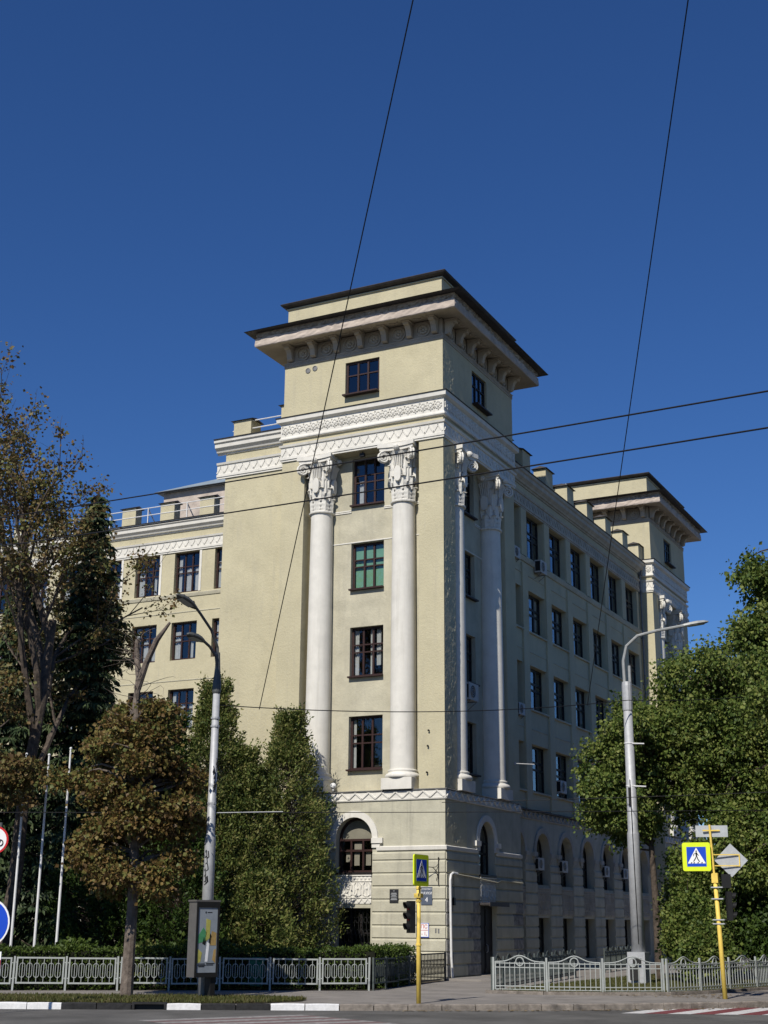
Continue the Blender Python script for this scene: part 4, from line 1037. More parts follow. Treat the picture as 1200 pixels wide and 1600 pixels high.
for i in range(9):
    z = 3.2 + random.random() * 1.0; a = -1.9 + random.random() * 0.5; r = 0.175
    mb.tube([(r * math.cos(a), r * math.sin(a), z), (r * math.cos(a + .3), r * math.sin(a + .3), z + .05), (r * math.cos(a + .15), r * math.sin(a + .15), z + .22)], 0.014, 4)
obj('graffiti', mb, M_SIGNK, t)
t = thing('street_lamp', 'tall grey concrete lamp pole with one curved arm and pale head, right side', 'street lamp', (7.96, 0.0, 0))
obj('pole', pole_mesh(11.4, 0.27, 0.165, ((5.55, 0.235, 0.20),)), M_GALV, t, smooth=True)
mb = MB(); mb.box(-0.34, 0.34, -0.34, 0.34, 0, 1.2); obj('footing', mb, M_GALV, t)
mb = MB(); mb.lathe([(0.19, 10.3), (0.2, 10.35), (0.2, 11.3), (0.18, 11.45)], 12); obj('collar', mb, M_GALV, t)
mb = MB(); mb.tube([(-0.08, 0, 11.3), (-0.1, 0, 12.3), (0.05, 0.02, 12.9), (0.5, 0.1, 13.3), (1.2, 0.4, 13.5), (2.2, 0.9, 13.72)], 0.065, 8); mb.tube([(0.13, 0.02, 11.3), (0.13, 0.02, 12.1)], 0.06, 8); obj('arm', mb, M_LAMPGREY, t)
lamp_head(t, (2.1, 0.87, 13.71), (0.92, 0.40, 0.16), M_LAMPGREY, 1.1)
mb = MB()
for z in (9.0, 7.35): mb.lathe([(0.20, z), (0.20, z + 0.05)], 12); mb.tube([(0.15, -0.1, z), (.62, -.07, z - .03)], 0.026, 5)
obj('band_clamp', mb, M_WPIPE, t)
mb = MB(); mb.tube([(0.02, -0.21, 7.6), (0.05, -0.25, 5.5), (0.1, -.26, 1.5)], 0.015, 4); mb.box(-.05, .05, -.25, -.18, 6.6, 7.3); obj('cable', mb, M_WIRE, t)
mb = MB(); mb.box(-0.22, 0.1, -0.46, -0.342, 0.2, 0.7); mb.box(-.1, .2, -.44, -.342, .74, .98); obj('meter_box', mb, M_FENCEK, t)

# ------------------------------------------------------------------ yellow posts with signs and signals
def crossing_sign(parent, M_, s=0.88):
    mb = MB(); r = 0.07; h = s / 2; pl = []
    for cx, cz, a0 in ((h - r, h - r, 0), (-h + r, h - r, 90), (-h + r, -h + r, 180), (h - r, -h + r, 270)):
        for k in range(5): a = math.radians(a0 + 22.5 * k); pl.append((cx + r * math.cos(a), cz + r * math.sin(a)))
    mb.prism(pl, -0.045, 0.0); o = obj('crossing_sign', mb, M_SIGNY, parent, M_)
    b = s * 0.345; mb = MB(); mb.prism([(-b, -b), (b, -b), (b, b), (-b, b)], -0.049, -0.0455); obj('blue_panel', mb, M_SIGNB, o)
    mb = MB(); mb.prism([(-b * .92, -b * .68), (b * .92, -b * .68), (0, b * .93)], -0.053, -0.0495); obj('white_triangle', mb, M_SIGNW, o)
    mb = MB(); k = b
    def pg(pts): mb.prism([(x * k, z * k) for x, z in pts], -0.0565, -0.0532)
    pg([(0.0 + 0.08 * math.cos(a), 0.56 + 0.085 * math.sin(a)) for a in [i * math.pi / 5 for i in range(10)]])
    pg([(-0.13, .40), (0.04, .46), (0.11, .38), (0.08, .02), (-0.06, .02), (-0.08, .22)])
    pg([(-0.06, .02), (0.02, .02), (-0.12, -.28), (-0.28, -.50), (-0.36, -.46), (-0.20, -.22)]); pg([(0.0, .02), (0.09, .02), (0.16, -.2), (0.34, -.50), (0.26, -.54), (0.06, -.22)])
    pg([(-0.10, .40), (-0.13, .34), (-0.24, .22), (-0.25, .05), (-.31, .05), (-.31, .26)]); pg([(0.07, .40), (0.10, .33), (0.26, .12), (.21, .09), (.05, .30)])
    for x in (-.62, -.35, .05, .45): pg([(x, -.66), (x + .13, -.66), (x + .17, -.55), (x + .06, -.55)])
    obj('walking_figure', mb, M_SIGNK, o)
    return o
def signal_head(parent, M_):
    mb = MB(); mb.box(-0.14, 0.14, -0.10, 0.05, -0.44, 0.44); o = obj('signal_head', mb, M_BLACK, parent, M_)
    for i, z in enumerate((0.29, 0.0, -0.29)):
        mb = MB()
        pts = []
        for yy, ex in ((-0.10, 0), (-0.26, 0.0)):
            for k in range(13):
                a = math.radians(-30 + 240 * k / 12); pts.append((0.12 * math.cos(a), yy + (0.1 * (1 - math.sin(a)) * .5 if yy < -.2 else 0), z + 0.12 * math.sin(a)))
        mb.v = pts; mb.f = [(k, k + 1, 14 + k, 13 + k) for k in range(12)]
        obj('visor', mb, M_BLACK, o)
        mb = MB(); mb.v = [(0.105 * math.cos(a), -0.104, z + 0.105 * math.sin(a)) for a in [2 * math.pi * i_ / 14 for i_ in range(14)]]; mb.f = [tuple(range(14))]
        obj('lens', mb, (M_LENSR, M_LENSR, M_LENSD)[i], o)
    return o
t = thing('signal_post', 'yellow post with shaded crossing sign and traffic light before the building corner', 'signal post', (6.36, -15.93, 0))
obj('post', pole_mesh(3.45, 0.066, 0.06), M_YEL, t, smooth=True)
mb = MB(); mb.lathe([(0.05, 3.45), (0.05, 3.9)], 8)
for z in (2.75, 3.1, 1.55): mb.lathe([(0.085, z), (0.085, z + 0.05)], 10)
mb.box(-.1, .1, -.1, .1, 2.86, 2.98); obj('clamp', mb, M_YEL, t)
crossing_sign(t, T(0.0, -0.02, 3.62, math.radians(87)) @ Matrix.Translation((0, -0.06, 0)), 0.88)
signal_head(t, T(-0.02, -0.1, 2.33, math.radians(-38)) @ Matrix.Translation((-0.10, -0.10, 0)))
t = thing('signal_post', 'yellow post with bright crossing sign and two sign backs at the right', 'signal post', (13.118, -8.198, 0))
mb = MB(); mb.tube([(0, 0, -0.02), (-0.05, 0.03, 1.8), (-0.11, 0.06, 3.55)], [0.078, 0.07, 0.064], 12); obj('post', mb, M_YEL, t, smooth=True)
mb = MB(); mb.tube([(-0.11, 0.06, 3.3), (-0.19, 0.08, 5.25)], 0.035, 8); mb.box(-.2, .0, -.02, .14, 3.45, 3.75)
mb.bar((-0.14, 0.10, 4.32), (0.62, 0.42, 4.32), 0.03); mb.bar((-0.14, 0.10, 3.98), (0.62, 0.42, 3.98), 0.03); mb.bar((0.62, 0.42, 3.96), (0.62, 0.42, 4.34), 0.03); mb.bar((-0.4, 0.0, 5.07), (0.1, .2, 5.07), .04); obj('sign_frame', mb, M_YEL, t)
crossing_sign(t, T(-0.60, -0.14, 4.25, math.radians(8)), 0.88)
mb = MB(); mb.prism([(0, -0.52), (0.52, 0), (0, 0.52), (-0.52, 0)], 0, 0.02); obj('diamond_sign_back', mb, M_SIGNG, t, T(0.36, 0.38, 4.15, math.radians(16)))
mb = MB(); mb.prism([(-0.5, -0.18), (0.5, -0.18), (0.5, 0.18), (-0.5, 0.18)], 0, 0.02); obj('rectangular_sign_back', mb, M_SIGNG, t, T(-0.15, 0.16, 5.05, math.radians(16)))
signal_head(t, T(0.22, 0.25, 2.75, math.radians(115)))
mb = MB(); mb.box(-.14, .14, -.1, .1, 3.3, 3.72); obj('controller_box', mb, M_BLACK, t, T(0.2, 0.22, 0, math.radians(20)))
mb = MB()
for z in (3.3, 2.95, 2.32, 2.2): mb.box(-0.17, 0.2, -0.05, 0.15, z, z + 0.035)
obj('clamp', mb, M_GALV, t, T(-0.06, 0, 0))
# signs half cut off by the left edge of the picture
def disc(r, n=28): return [(r * math.cos(2 * math.pi * i / n), r * math.sin(2 * math.pi * i / n)) for i in range(n)]
p = Vector((8.89, -36.35, 2.09)); rz = math.radians(20)
t = thing('keep_right_sign', 'round blue keep right sign with white arrow at the left edge of the picture', 'traffic sign', (p.x, p.y, -0.12), rz)
mb = MB(); mb.tube([(0, 0.04, 0), (0, 0.04, 2.6)], 0.04, 8); obj('post', mb, M_GALV, t)
mb = MB(); mb.prism(disc(0.36), -0.02, 0); o = obj('sign_rim', mb, M_SIGNW, t, T(0, 0, 2.21)); mb = MB(); mb.prism(disc(0.335), -0.024, -0.021); o2 = obj('blue_face', mb, M_SIGNB, o)
mb = MB(); mb.prism([(-0.24, 0.16), (-0.17, 0.23), (0.08, -0.03), (0.16, 0.06), (0.22, -0.23), (-0.08, -0.19), (0.0, -0.10)], -0.028, -0.025); obj('white_arrow', mb, M_SIGNW, o)
mb = MB(); mb.box(-0.25, 0.27, -0.02, 0, 1.05, 1.8); o = obj('hazard_board', mb, M_SIGNW, t)
for i in range(3):
    z = 1.05 + 0.25 * i
    mb = MB(); mb.prism([(-0.249, z + .25), (-0.249, z + .12 + .25), (0.269, z + 0.13), (0.269, z + 0.005)], -0.024, -0.021); obj('red_band', mb, M_SIGNR, o)
p = Vector((-1.68, -24.71, 4.15))
t = thing('no_motorcycles_sign', 'round red rimmed white sign with a black motorcycle at the left edge', 'traffic sign', (p.x, p.y, 0), math.radians(28))
mb = MB(); mb.tube([(0.12, 0.05, 0), (0.12, 0.05, 4.6)], 0.045, 8); obj('post', mb, M_LAMPDARK, t)
mb = MB(); mb.prism(disc(0.36), -0.02, 0); o = obj('red_rim', mb, M_SIGNR, t, T(0, 0, p.z)); mb = MB(); mb.prism(disc(0.31), -0.024, -0.021); obj('white_face', mb, M_SIGNW, o)
mb = MB()
for cx in (-0.13, 0.15): mb.tube([(cx + 0.075 * math.cos(a), -0.03, -0.07 + 0.075 * math.sin(a)) for a in [2 * math.pi * i / 14 for i in range(14)]], 0.016, 5, closed=True)
mb.prism([(-0.16, 0.02), (-.02, -.04), (.1, .0), (.06, .1), (-.02, .05), (-.1, .09)], -0.028, -0.025); mb.prism([(.06, .1), (.15, -.07), (.17, -.05), (.09, .13)], -0.028, -0.025); obj('motorcycle_symbol', mb, M_SIGNK, o)

# ------------------------------------------------------------------ advertising panel, bin, flagpoles
t = thing('advertising_panel', 'dark framed street advertising case with a pale map poster before the lamp pole', 'billboard', (0.47, -17.87, 0), math.radians(66))
w, h0, h1, d = 0.78, 0.62, 2.72, 0.42
mb = MB(); mb.box(-w / 2, w / 2, 0.0, d, h0, h1); mb.box(-w / 2 - .03, w / 2 + .03, -.02, d + .02, h1, h1 + .05); obj('casing', mb, mat('panel_grey', (0.11, 0.105, 0.10), 0.5, 0.1, 5), t)
mb = MB()
for a_ in ((-w / 2, w / 2, h0, h0 + .13), (-w / 2, w / 2, h1 - .16, h1), (-w / 2, -w / 2 + .06, h0 + .13, h1 - .16), (w / 2 - .06, w / 2, h0 + .13, h1 - .16)): mb.box(a_[0], a_[1], -0.03, -0.001, a_[2], a_[3])
obj('frame', mb, M_BLACK, t)
mb = MB(); mb.quad((-w / 2 + .06, -.004, h0 + .13), (w / 2 - .06, -.004, h0 + .13), (w / 2 - .06, -.004, h1 - .16), (-w / 2 + .06, -.004, h1 - .16)); po = obj('poster', mb, mat('poster_paper', (0.25, 0.28, 0.31), 0.4, 0.12, 3), t)
pc = {'g': mat('poster_green', (0.07, 0.26, 0.12), 0.4, 0.2, 6), 'y': mat('poster_yellow', (0.42, 0.40, 0.10), 0.4, 0.2, 6), 'k': M_SIGNK, 'w': M_SIGNW, 'o': mat('poster_ochre', (0.40, 0.27, 0.10), 0.4, 0.2, 6)}
patches = [('g', [(-.32, 1.55), (-.05, 1.62), (-.02, 1.85), (-.14, 2.0), (-.32, 1.75)]), ('y', [(-.06, 1.6), (.08, 1.7), (.1, 2.2), (-.05, 2.25)]), ('o', [(.1, 1.5), (.31, 1.5), (.31, 1.85), (.15, 1.9)]), ('k', [(-.16, 1.55), (-.06, 1.5), (-.02, 1.66), (-.12, 1.74)]), ('k', [(.06, 1.6), (.12, 1.5), (.16, 1.75), (.09, 1.85)]),
           ('y', [(-.31, 1.0), (-.2, 1.05), (-.16, 1.3), (-.31, 1.42)]), ('o', [(.2, 1.1), (.31, 1.0), (.31, 1.4), (.24, 1.38)]), ('w', [(-.05, 1.05), (.04, 1.05), (.08, 1.55), (.0, 1.6)]), ('k', [(-.1, 2.42), (-.07, 2.38), (-.05, 2.42), (-.07, 2.46)])]
for c, pts in patches:
    mb = MB(); mb.prism(pts, -0.008, -0.005); obj('poster_patch', mb, pc[c], po)
mb = MB()
for i, (a_, b_, z) in enumerate(((-.02, .14, 2.41), (-.28, -.05, .98), (0, .28, .99), (-.28, -.02, .94), (0, .24, .95), (-.26, -.06, .905))): mb.box(a_, b_, -0.009, -0.005, z, z + 0.022)
obj('printed_lines', mb, M_SIGNK, po)
mb = MB(); mb.box(w / 2 - 0.18, w / 2 - 0.02, .05, d - .05, 0, h0); obj('leg', mb, M_BLACK, t)
t = thing('litter_bin', 'green plastic litter bin behind the shaded part of the left fence', 'bin', (-1.75, -11.5, 0), 0.5)
mb = MB(); mb.add([(-.2, -.2, .12), (.2, -.2, .12), (.2, .2, .12), (-.2, .2, .12), (-.26, -.27, .95), (.26, -.27, .95), (.26, .27, .95), (-.26, .27, .95)], [(0, 3, 2, 1), (4, 5, 6, 7), (0, 1, 5, 4), (1, 2, 6, 5), (2, 3, 7, 6), (3, 0, 4, 7)]); obj('body', mb, M_BINGREEN, t)
mb = MB(); mb.add([(-.29, -.3, .952), (.29, -.3, .952), (.29, .3, .952), (-.29, .3, .952), (-.24, -.22, 1.04), (.24, -.22, 1.04), (.24, .26, 1.06), (-.24, .26, 1.06)], [(0, 3, 2, 1), (4, 5, 6, 7), (0, 1, 5, 4), (1, 2, 6, 5), (2, 3, 7, 6), (3, 0, 4, 7)]); obj('lid', mb, M_BINGREEN, t)
for s in (-1, 1):
    mb = MB(); mb.lathe([(0.1, -.03), (0.1, .03)], 12); mb.xf(Matrix.Translation((s * .2, .2, .1)) @ Matrix.Rotation(R90, 4, 'Y')); obj('wheel', mb, M_BLACK, t)
FP = [((-9.07, -15.37), 7.7, 'leftmost of the three white flagpoles behind the left hedge'), ((-8.49, -14.87), 7.7, 'middle one of the three white flagpoles behind the left hedge'), ((-7.94, -14.4), 7.95, 'right one of the three white flagpoles, partly behind brown leaves')]
for (x, y), h, lb in FP:
    t = thing('flagpole', lb, 'flagpole', (x, y, 0), 0, 'flagpoles behind the hedge')
    mb = MB(); mb.tube([(0, 0, 0), (0.02, 0, h)], [0.05, 0.032], 8); obj('pole', mb, M_WPIPE, t); mb = MB(); mb.sphere((0.02, 0, h + .03), 0.05, 8, 5); obj('finial', mb, M_WPIPE, t)

# ------------------------------------------------------------------ fences
def fence_left(name, label, pts, m, per_bar=True, L=1.6, lean=0.0):
    """square panels with a row of long loops; pts is the straight run start, end"""
    a, b = Vector((*pts[0], 0)), Vector((*pts[1], 0)); n = max(1, round((b - a).length / L)); l = (b - a).length / n; ang = math.atan2((b - a).y, (b - a).x)
    t = thing(name, label, 'fence', (a.x, a.y, 0), ang)
    W = l - 0.14; z0, z1 = 0.20, 1.02
    fr = MB()
    for q in ((0.0, W, z0, z0 + .05), (0.0, W, z1 - .05, z1), (0.0, .05, z0 + .05, z1 - .05), (W - .05, W, z0 + .05, z1 - .05)): fr.box(q[0], q[1], -.018, .018, q[2], q[3])
    fr = fr.mesh('panel'); fr.materials.append(m)
    br = MB(); br.box(-0.009, 0.009, -.009, .009, z0 + .05, z1 - .05); br = br.mesh('bar'); br.materials.append(m)
    nl = 6; p = (W - .16) / nl
    lp = MB(); r = p * 0.36; zc0, zc1 = z0 + 0.27, z1 - 0.27; pt = []
    for k in range(7): a_ = math.pi * k / 6; pt.append((r * math.cos(a_), 0, zc1 + r * math.sin(a_)))
    for k in range(7): a_ = math.pi + math.pi * k / 6; pt.append((r * math.cos(a_), 0, zc0 + r * math.sin(a_)))
    lp.tube(pt, 0.011, 4, closed=True); lp = lp.mesh('loop'); lp.materials.append(m)
    ps = MB(); ps.box(-0.03, 0.03, -.03, .03, 0, 1.06); ps = ps.mesh('post'); ps.materials.append(m)
    ft = MB(); ft.box(-0.05, 0.0, -.012, .012, .35, .38); ft.box(-.05, .0, -.012, .012, .8, .83)
    for i in range(n + 1):
        obj('post', ps, None, t, Matrix.Translation((i * l, 0, 0)) @ Matrix.Rotation(random.uniform(-.02, .02), 4, 'Y'))
        if i == n: break
        pan = obj('panel', fr, None, t, Matrix.Translation((i * l + 0.07, 0, random.uniform(-.012, .012))) @ Matrix.Rotation(random.uniform(-.012, .012), 4, 'Y'))
        for k in range(nl):
            x = 0.08 + p * (k + .5)
            obj('bar', br, None, pan, Matrix.Translation((x, 0, 0))); obj('loop', lp, None, pan, Matrix.Translation((x, 0, 0)))
        tb = MB(); tb.box(-.04, .0, -.01, .01, .36, .39); tb.box(-.04, 0, -.01, .01, .84, .87); tb.box(W, W + .04, -.01, .01, .36, .39); tb.box(W, W + .04, -.01, .01, .84, .87)
        obj('hinge_tab', tb, m, pan)
    return t
fence_left('panel_fence', 'pale grey looped panel fence along the left hedge', ((1.60, -9.80), (-14.4, -21.56)), M_FENCE)
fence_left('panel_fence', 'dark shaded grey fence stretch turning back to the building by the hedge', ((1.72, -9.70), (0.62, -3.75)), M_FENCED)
t = thing('iron_railing', 'short black iron railing between the yellow signal post and building corner', 'railing', (0.55, -3.55, 0), math.atan2(3.2, -0.42))
mb = MB(); Lr = 3.2; mb.box(0, Lr, -.025, .025, 0.06, 0.10); mb.box(0, Lr, -.025, .025, 1.02, 1.07); mb.box(-.02, .05, -.03, .03, 0, 1.1); mb.box(Lr - .05, Lr + .02, -.03, .03, 0, 1.1); mb.box(0, Lr, -.012, .012, .28, .30); mb.box(0, Lr, -.012, .012, .82, .84); obj('frame', mb, M_FENCEK, t)
br = MB(); br.box(-.012, .012, -.012, .012, .1, 1.02); br = br.mesh('bar'); br.materials.append(M_FENCEK)
lp = MB(); lp.tube([(0, 0, .3), (.05, 0, .42), (0, 0, .56), (-.05, 0, .70), (0, 0, .82)], .010, 4); lp = lp.mesh('twist'); lp.materials.append(M_FENCEK)
for i in range(17):
    obj('bar', br, None, t, Matrix.Translation((0.12 + i * 0.185, 0, 0)))
    if i < 16: obj('twist', lp, None, t, Matrix.Translation((0.212 + i * 0.185, 0, 0)))
def fence_right(name, label, pts, L=1.85, m=None):
    M_F = m or M_FENCE
    """wavy top rail with a ring in the middle of each panel"""
    P = [Vector((*p, 0)) for p in pts]
    t = thing(name, label, 'fence', tuple(P[0]), 0)
    nb = 9; ps = MB(); ps.box(-.03, .03, -.03, .03, 0, 1.12); ps = ps.mesh('post'); ps.materials.append(M_F)
    o0 = P[0]
    for s in range(len(P) - 1):
        a, b = P[s], P[s + 1]; n = max(1, round((b - a).length / L)); l = (b - a).length / n; ang = math.atan2((b - a).y, (b - a).x)
        W = l - .10
        fr = MB(); zt = lambda x: 0.97 + 0.20 * math.exp(-((x - W / 2) / (W * .2)) ** 2)
        fr.tube([(W * k / 20, 0, zt(W * k / 20)) for k in range(21)], 0.02, 5)
        for z in (.93, .80, .22, .12): fr.box(0, W, -.014, .014, z - .014, z + .014)
        fr.box(0, .035, -.018, .018, .1, .99); fr.box(W - .035, W, -.018, .018, .1, .99)
        fr = fr.mesh('panel'); fr.materials.append(M_F)
        rg = MB(); rg.tube([(W / 2 + .13 * math.cos(k), 0, .985 + .13 * math.sin(k)) for k in [2 * math.pi * i / 16 for i in range(16)]], .022, 5, closed=True); rg = rg.mesh('ring'); rg.materials.append(M_F)
        br = MB(); br.box(-.011, .011, -.011, .011, .12, .97); br = br.mesh('bar'); br.materials.append(M_F)
        for i in range(n + 1):
            q = a + (b - a) * (i / n) - o0
            if i < n or s == len(P) - 2: obj('post', ps, None, t, T(q.x, q.y, 0, ang) @ Matrix.Rotation(random.uniform(-.015, .015), 4, 'Y'))
            if i == n: break
            pan = obj('panel', fr, None, t, T(q.x, q.y, 0, ang) @ Matrix.Translation((.05, 0, random.uniform(-.01, .01))))
            obj('ring', rg, None, pan)
            for k in range(nb):
                obj('bar', br, None, pan, Matrix.Translation((W * (k + 1) / (nb + 1), 0, 0)))
    return t
fence_right('wavy_fence', 'pale grey wavy topped fence with rings round the corner lawn', ((5.67, -8.75), (7.45, -8.55), (9.1, -7.85), (10.75, -6.6)))
fence_right('wavy_fence', 'grey wavy fence running back past the right yellow post into shade', ((10.85, -6.5), (11.5, -4.75), (12.45, -0.6), (13.3, 4.0), (14.3, 9.5)))
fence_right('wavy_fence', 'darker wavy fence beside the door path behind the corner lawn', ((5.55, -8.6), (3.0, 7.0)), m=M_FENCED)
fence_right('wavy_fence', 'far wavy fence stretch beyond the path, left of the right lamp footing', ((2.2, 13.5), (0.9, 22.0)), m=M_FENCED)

# ------------------------------------------------------------------ overhead wires
def wire(name, label, a, b, sag, r):
    a, b = Vector(a), Vector(b); pts = []
    for i in range(17):
        t_ = i / 16; q = a + (b - a) * t_; q.z -= sag * 4 * t_ * (1 - t_); pts.append(q - a)
    mb = MB(); mb.tube(pts, r, 5); o = obj(name, mb, M_WIRE, None, Matrix.Translation(a)); tag(o, label, 'wire', 'overhead wires')
def ext(a, b, k0, k1):
    a, b = Vector(a), Vector(b); return a + (b - a) * k0, a + (b - a) * k1
a, b = Vector((1.05, -16.36, 8.54)), Vector((14.36, -32.99, 18.86)); a, b = ext(a, b, 0, 1.25); wire('span_wire', 'long thin wire slanting from the top of the sky down past the left column', a, b, 0.0, 0.014)
a, b = Vector((7.35, -3.15, 10.12)), Vector((18.81, -29.78, 19.55)); a, b = ext(a, b, 0, 1.25); wire('span_wire', 'long thin wire slanting down from the top right before the side wing', a, b, 0.0, 0.014)
a, b = Vector((-3.39, -23.78, 13.43)), Vector((19.79, -29.97, 11.14)); a, b = ext(a, b, -0.3, 1.3); wire('overhead_cable', 'upper of the two dark cables crossing the facade above the capitals', a, b, 0.12, 0.018)
a, b = Vector((-3.49, -23.56, 12.64)), Vector((19.71, -29.80, 10.53)); a, b = ext(a, b, -0.3, 1.3); wire('overhead_cable', 'lower of the two dark cables crossing the facade through the capitals', a, b, 0.12, 0.018)
a, b = Vector((-0.03, -16.94, 8.65)), Vector((8.13, -0.58, 10.63)); wire('cross_wire', 'thin horizontal wire between the two lamp poles at mid column height', a, b, 0.32, 0.016)
a, b = Vector((8.13, -0.58, 10.63)), Vector((12.29, 5.91, 11.54)); wire('cross_wire', 'thin wire from the right lamp pole into the green tree', a, b, 0.1, 0.014)
a, b = Vector((-0.29, -17.15, 5.39)), Vector((14.23, -5.26, 5.90)); a, b = ext(a, b, -0.4, 1.2); wire('contact_wire', 'lower thin horizontal wire just under the ornamental band', a, b, 0.05, 0.012)
a, b = Vector((2.82, -6.53, 6.39)), Vector((13.88, -3.35, 6.68)); a, b = ext(a, b, 0, 1.3); wire('contact_wire', 'upper thin wire crossing the shaded side at the band and right pole', a, b, 0.05, 0.012)
a, b = Vector((-0.75, -17.36, 5.33)), Vector((1.84, -16.07, 5.40)); mb = MB(); mb.tube([(0, 0, 0), tuple(b - a)], 0.013, 6); o = obj('insulator_rod', mb, M_GALV, None, Matrix.Translation(a)); tag(o, 'pale insulating rod on the wire crossing the left lamp pole', 'insulator')

# ------------------------------------------------------------------ vegetation
def nrm(v): return v / np.maximum(np.linalg.norm(v, axis=-1, keepdims=True), 1e-9)
def leaf_mesh(name, P, D, size, wr=0.42, fold=0.12):
    """one folded diamond per leaf; P base points, D directions, size lengths"""
    P = np.asarray(P, float); D = nrm(np.asarray(D, float)); n = len(P); size = np.asarray(size).reshape(-1, 1)
    W = nrm(np.cross(D, rng.normal(size=(n, 3)))); U = np.cross(D, W)
    v = np.empty((n, 4, 3)); v[:, 0] = P; v[:, 1] = P + D * size * 0.45 + W * size * wr + U * size * fold; v[:, 2] = P + D * size; v[:, 3] = P + D * size * 0.45 - W * size * wr + U * size * fold
    me = bpy.data.meshes.new(name); me.vertices.add(n * 4); me.vertices.foreach_set('co', v.reshape(-1).astype(np.float32))
    idx = (np.arange(n)[:, None] * 4 + np.array([0, 1, 2, 0, 2, 3])[None]).reshape(-1)
    me.loops.add(n * 6); me.loops.foreach_set('vertex_index', idx.astype(np.int32))
    me.polygons.add(n * 2); me.polygons.foreach_set('loop_start', (np.arange(n * 2) * 3).astype(np.int32)); me.polygons.foreach_set('loop_total', np.full(n * 2, 3, np.int32))
    me.update(calc_edges=True)
    return me
def clump_leaves(centers, radii, counts, flat=0.7, down=0.3, size=0.2, base=None):
    Ps, Ds = [], []
    base = np.zeros(3) if base is None else np.asarray(base, float)
    for c, r, k in zip(centers, radii, counts):
        d = rng.normal(size=(k, 3)); p = d * r * 0.52 * np.array([1, 1, flat]); p[:, 2] -= 0.18 * (p[:, 0] ** 2 + p[:, 1] ** 2) / r; d = nrm(d); Ps.append(p + c)
        Ds.append(nrm(d * 0.7 + rng.normal(size=(k, 3)) * 0.6 + np.array([0, 0, -down])))
    P = np.concatenate(Ps); D = np.concatenate(Ds); s = size * (0.5 + 1.0 * rng.random(len(P)))
    return P, D, s
def limb(mb, a, b, r0, r1, bend=0.15, n=5, sides=6):
    a, b = Vector(a), Vector(b); L = (b - a).length
    off = Vector(rng.normal(size=3)) * L * bend * 0.5; pts = []; rs = []
    for i in range(n + 1):
        t = i / n; q = a.lerp(b, t) + off * math.sin(math.pi * t) + Vector((0, 0, L * 0.10 * math.sin(math.pi * t))); pts.append(q); rs.append(r0 + (r1 - r0) * t)
    mb.tube(pts, rs, sides); return pts
def clump_tree(name, label, loc, trunk_pts, trunk_r, ells, leafm, size=0.2, clump_r=(0.5, 0.9), lpc=150, flat=0.7, down=0.35, barkm=None, shell=0.55, group=None, fill=0.25):
    """trunk with limbs to leaf clumps spread through ellipsoids (centre, radii, number)"""
    t = thing(name, label, 'tree', loc, 0, group)
    mb = MB(); mb.tube(trunk_pts, trunk_r, 10)
    C_, R_, K_ = [], [], []
    for (c, rad, n) in ells:
        c = np.array(c); rad = np.array(rad)
        for i in range(n):
            d = nrm(rng.normal(size=3)); s = shell + (1 - shell) * rng.random() ** 0.7
            if rng.random() < fill: s = rng.random() * shell
            q = c + d * rad * s; rr = rng.uniform(*clump_r)
            C_.append(q); R_.append(rr); K_.append(int(lpc * (rr / np.mean(clump_r)) ** 2))
            # limb from trunk
            tp = [Vector(p) for p in trunk_pts]; zt = max(tp[0].z + 0.35 * (tp[-1].z - tp[0].z), min(tp[-1].z, q[2] - 0.5 * np.hypot(q[0] - c[0], q[1] - c[1]) - 0.3))
            for k in range(len(tp) - 1):
                if tp[k].z <= zt <= tp[k + 1].z + 1e-6: break
            f_ = (zt - tp[k].z) / max(1e-6, tp[k + 1].z - tp[k].z); st = tp[k].lerp(tp[k + 1], max(0, min(1, f_)))
            limb(mb, st, q, 0.035 + 0.012 * (q - np.array(st)).dot(q - np.array(st)) ** .5, 0.012, 0.2, 5, 5)
    P_, D_, s_ = clump_leaves(C_, R_, K_, flat, down, size)
    obj('trunk', mb, barkm or M_BARK, t); me = leaf_mesh('crown', P_, D_, s_); obj('crown', me, leafm, t)
    return t
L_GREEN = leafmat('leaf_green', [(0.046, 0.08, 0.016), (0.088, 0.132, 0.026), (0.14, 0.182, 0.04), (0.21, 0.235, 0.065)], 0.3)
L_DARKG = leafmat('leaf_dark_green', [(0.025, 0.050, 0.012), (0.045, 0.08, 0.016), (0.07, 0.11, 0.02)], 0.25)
L_BROWN = leafmat('leaf_autumn', [(0.075, 0.045, 0.018), (0.14, 0.085, 0.03), (0.19, 0.13, 0.04), (0.17, 0.155, 0.045), (0.11, 0.13, 0.036)], 0.25)
L_MIXED = leafmat('leaf_turning', [(0.10, 0.06, 0.026), (0.17, 0.115, 0.042), (0.16, 0.14, 0.05), (0.13, 0.145, 0.045)], 0.25)
L_SPRUCE = leafmat('needles_dark', [(0.026, 0.044, 0.020), (0.046, 0.074, 0.030), (0.075, 0.098, 0.042)], 0.1)
L_THUJA = leafmat('thuja_green', [(0.05, 0.08, 0.02), (0.11, 0.145, 0.036), (0.17, 0.19, 0.052), (0.24, 0.22, 0.08)], 0.3)
L_HEDGE = leafmat('hedge_green', [(0.030, 0.055, 0.010), (0.055, 0.09, 0.014), (0.08, 0.115, 0.02)], 0.2)

